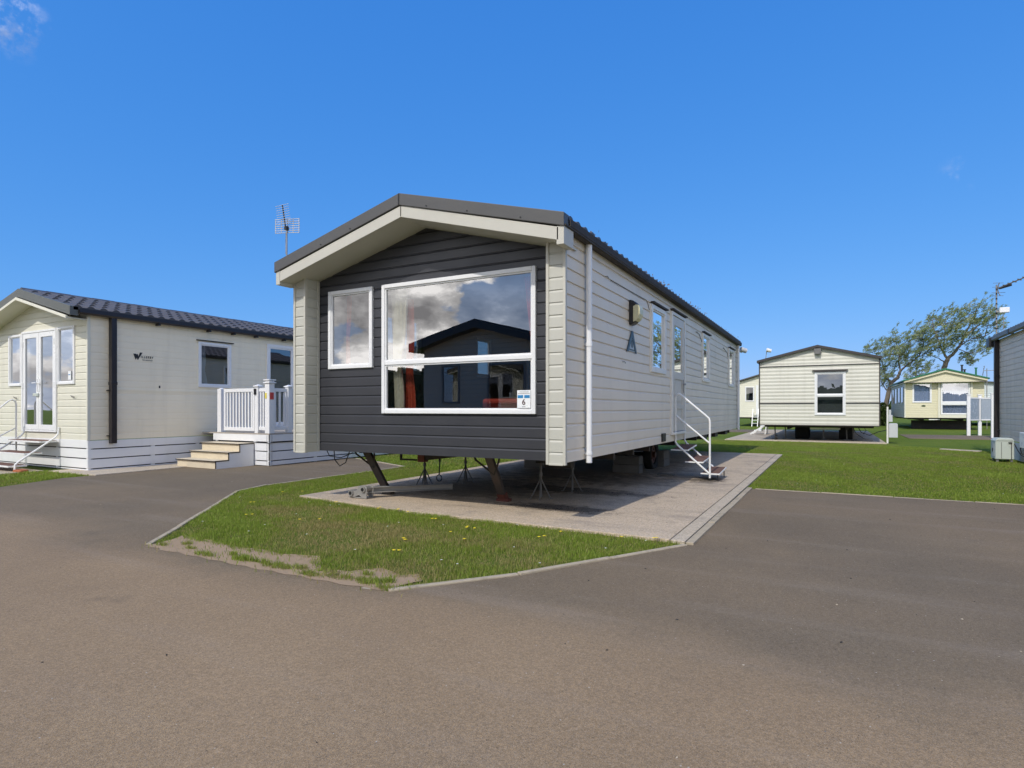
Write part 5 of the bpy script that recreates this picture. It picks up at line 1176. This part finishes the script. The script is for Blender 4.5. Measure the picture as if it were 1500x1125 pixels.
tree((6.35, 50, 0), 'taller wind bent tree rising behind the green roofed caravan', l2, c2, 4)
c1 = [(2.61,5.42,.4),(3.14,5.53,.6),(3.6,6.05,.5),(3.66,5.3,.7),(4.18,5.47,.7),(4.52,5.93,.7),(4.8,6.32,.45),(4.96,5.7,.7),(5.24,6.16,.45),(5.35,5.68,.5),(4.4,4.92,.7),(3.89,4.74,.7),(3.37,4.83,.7),(3.02,4.64,.5),(4.96,4.96,.6),(3.08,3.95,.6),(3.49,4.07,.6),(4.4,4.38,.5),(4.74,3.83,.55),(5.08,4.22,.5),(5.19,3.68,.4),(2.85,3.47,.5),(3.37,3.39,.5),(4.52,3.43,.4),(3.08,2.98,.45),(2.13,5.16,.4),(2.37,4.67,.4)]
l1 = [([(2.95,0),(3.08,.85),(3.37,2.23),(3.52,2.98),(3.89,3.31),(4.03,3.71)], .19, .09, 0, 0), ([(4.03,3.71),(3.95,4.4),(4.06,5.14),(3.72,5.9)], .06, .015, 0, .4), ([(4.03,3.71),(4.4,4.11),(4.96,4.56),(5.3,5.28),(5.24,6.0)], .07, .015, 0, -.4), ([(3.52,2.98),(3.2,3.33),(3.02,4.09),(2.85,4.99)], .06, .015, 0, .2), ([(4.96,4.56),(5.45,4.87),(5.6,5.1)], .03, .01, -.2, 0), ([(3.5,2.8),(4.4,3.09),(4.91,3.35)], .05, .02, 0, -.6), ([(3.37,2.23),(3.08,2.71),(2.85,3.33)], .05, .015, 0, .3)]
tree((3.07, 50, 0), 'lower spreading wind bent tree left of the green roofed caravan', l1, c1, 8)

# ------------------------------------------------------------------ WORLD, SUN, CAMERA
w = bpy.data.worlds.new('World'); bpy.context.scene.world = w; w.use_nodes = True; nt = w.node_tree; nt.nodes.clear(); k = N(nt)
out = nt.nodes.new('ShaderNodeOutputWorld'); bg = k.n('Background'); bg.inputs['Strength'].default_value = SKY if 'SKY' in globals() else .13
sun_dir = Vector((-.05, -1.0, 1.02)).normalized()      # towards the sun
el = math.asin(sun_dir.z); az = math.atan2(sun_dir.x, sun_dir.y)
sky = k.n('TexSky'); sky.sky_type = 'NISHITA'; sky.sun_disc = False; sky.sun_elevation = el; sky.sun_rotation = az; sky.ozone_density = 3.5; sky.dust_density = .25; sky.air_density = 1.0
ssep = k.n('SeparateColor'); k.link(sky.outputs[0], ssep.inputs[0]); hs = k.n('CombineColor')
for ch, (A_, p_) in enumerate(((.406, .95), (.560, .52), (.96, .28))):
    k.link(k.math('MULTIPLY', k.math('POWER', k.math('MULTIPLY', ssep.outputs[ch], .13), p_), A_/.13), hs.inputs[ch])
tc = k.n('TexCoord'); sp = k.n('SeparateXYZ'); k.link(tc.outputs['Generated'], sp.inputs[0])
zz = k.math('ADD', k.math('MAXIMUM', sp.outputs[2], 0), .16)
cv = k.n('CombineXYZ'); k.link(k.math('DIVIDE', sp.outputs[0], zz), cv.inputs[0]); k.link(k.math('DIVIDE', sp.outputs[1], zz), cv.inputs[1])
mp_ = k.n('Mapping'); mp_.inputs['Scale'].default_value = (1, 1, 1.9); k.link(tc.outputs['Generated'], mp_.inputs['Vector']); cn = k.noise(mp_.outputs[0], 4.4, 13, .56); cn2 = k.noise(mp_.outputs[0], 7.5, 10, .62)
cov = k.maprange(cn, .47, .53)
behind = k.maprange(k.math('SUBTRACT', sp.outputs[1], k.math('MULTIPLY', k.math('MAXIMUM', sp.outputs[0], 0), .25)), .0, -.2)
low = k.maprange(sp.outputs[2], .98, .8)
bank = k.math('MULTIPLY', k.maprange(k.math('ADD', sp.outputs[2], k.math('MULTIPLY', k.math('SUBTRACT', cn2, .5), .25)),   .30, .12, 0., .50), 1.)
cov = k.math('MAXIMUM', cov, bank)
fac = k.math('MULTIPLY', k.math('MULTIPLY', cov, behind), low)
# two faint wisps in the photographed part of the sky
def wisp(d, r0, amt):
    vd = k.n('VectorMath', operation='DISTANCE'); k.link(tc.outputs['Generated'], vd.inputs[0]); vd.inputs[1].default_value = Vector(d).normalized()
    m_ = k.maprange(vd.outputs['Value'], r0*.2, r0, 1, 0)
    return k.math('MULTIPLY', k.math('MULTIPLY', m_, k.maprange(k.noise(tc.outputs['Generated'], 22, 6, .6), .48, .66)), amt)
wi = k.math('ADD', wisp((-1.227, .475, .66), .05, .38), wisp((.185, 1.238, .394), .03, .12))
fac = k.math('ADD', fac, wi, True)
ccol = k.ramp(cn2, [(.36, (4.6, 4.4, 4.4)), (.50, (10., 9.6, 9.3)), (.60, (21., 20., 19.))])  # out-of-view clouds behind the camera, brightened to fill the shaded walls
col = k.mix(fac, hs.outputs[0], ccol)
k.link(col, bg.inputs[0]); k.link(bg.outputs[0], out.inputs[0])
sl = bpy.data.lights.new('sun', 'SUN'); sl.energy = 2.85; sl.angle = R(.53); sl.color = (1, .955, .88); so_ = bpy.data.objects.new('sun', sl); C.objects.link(so_)
so_.rotation_euler = sun_dir.to_track_quat('Z', 'Y').to_euler()
cam = bpy.data.cameras.new('camera'); cam.sensor_width = 36; cam.lens = 869/1500*36; cam.shift_y = 36.5/1500; cam.clip_end = 3000; cam.clip_start = .05
co = bpy.data.objects.new('camera', cam); co.location = (0, 0, 1.15); co.rotation_euler = (R(90), 0, math.atan(470/869)); C.objects.link(co)
sc = bpy.context.scene; sc.camera = co
sc.view_settings.view_transform = 'Standard'; sc.view_settings.look = 'None'; sc.view_settings.exposure = 0; sc.view_settings.gamma = 1
sc.cycles.max_bounces = 8; sc.cycles.transparent_max_bounces = 16; sc.cycles.use_denoising = True
sc.render.resolution_x = 1024; sc.render.resolution_y = 768
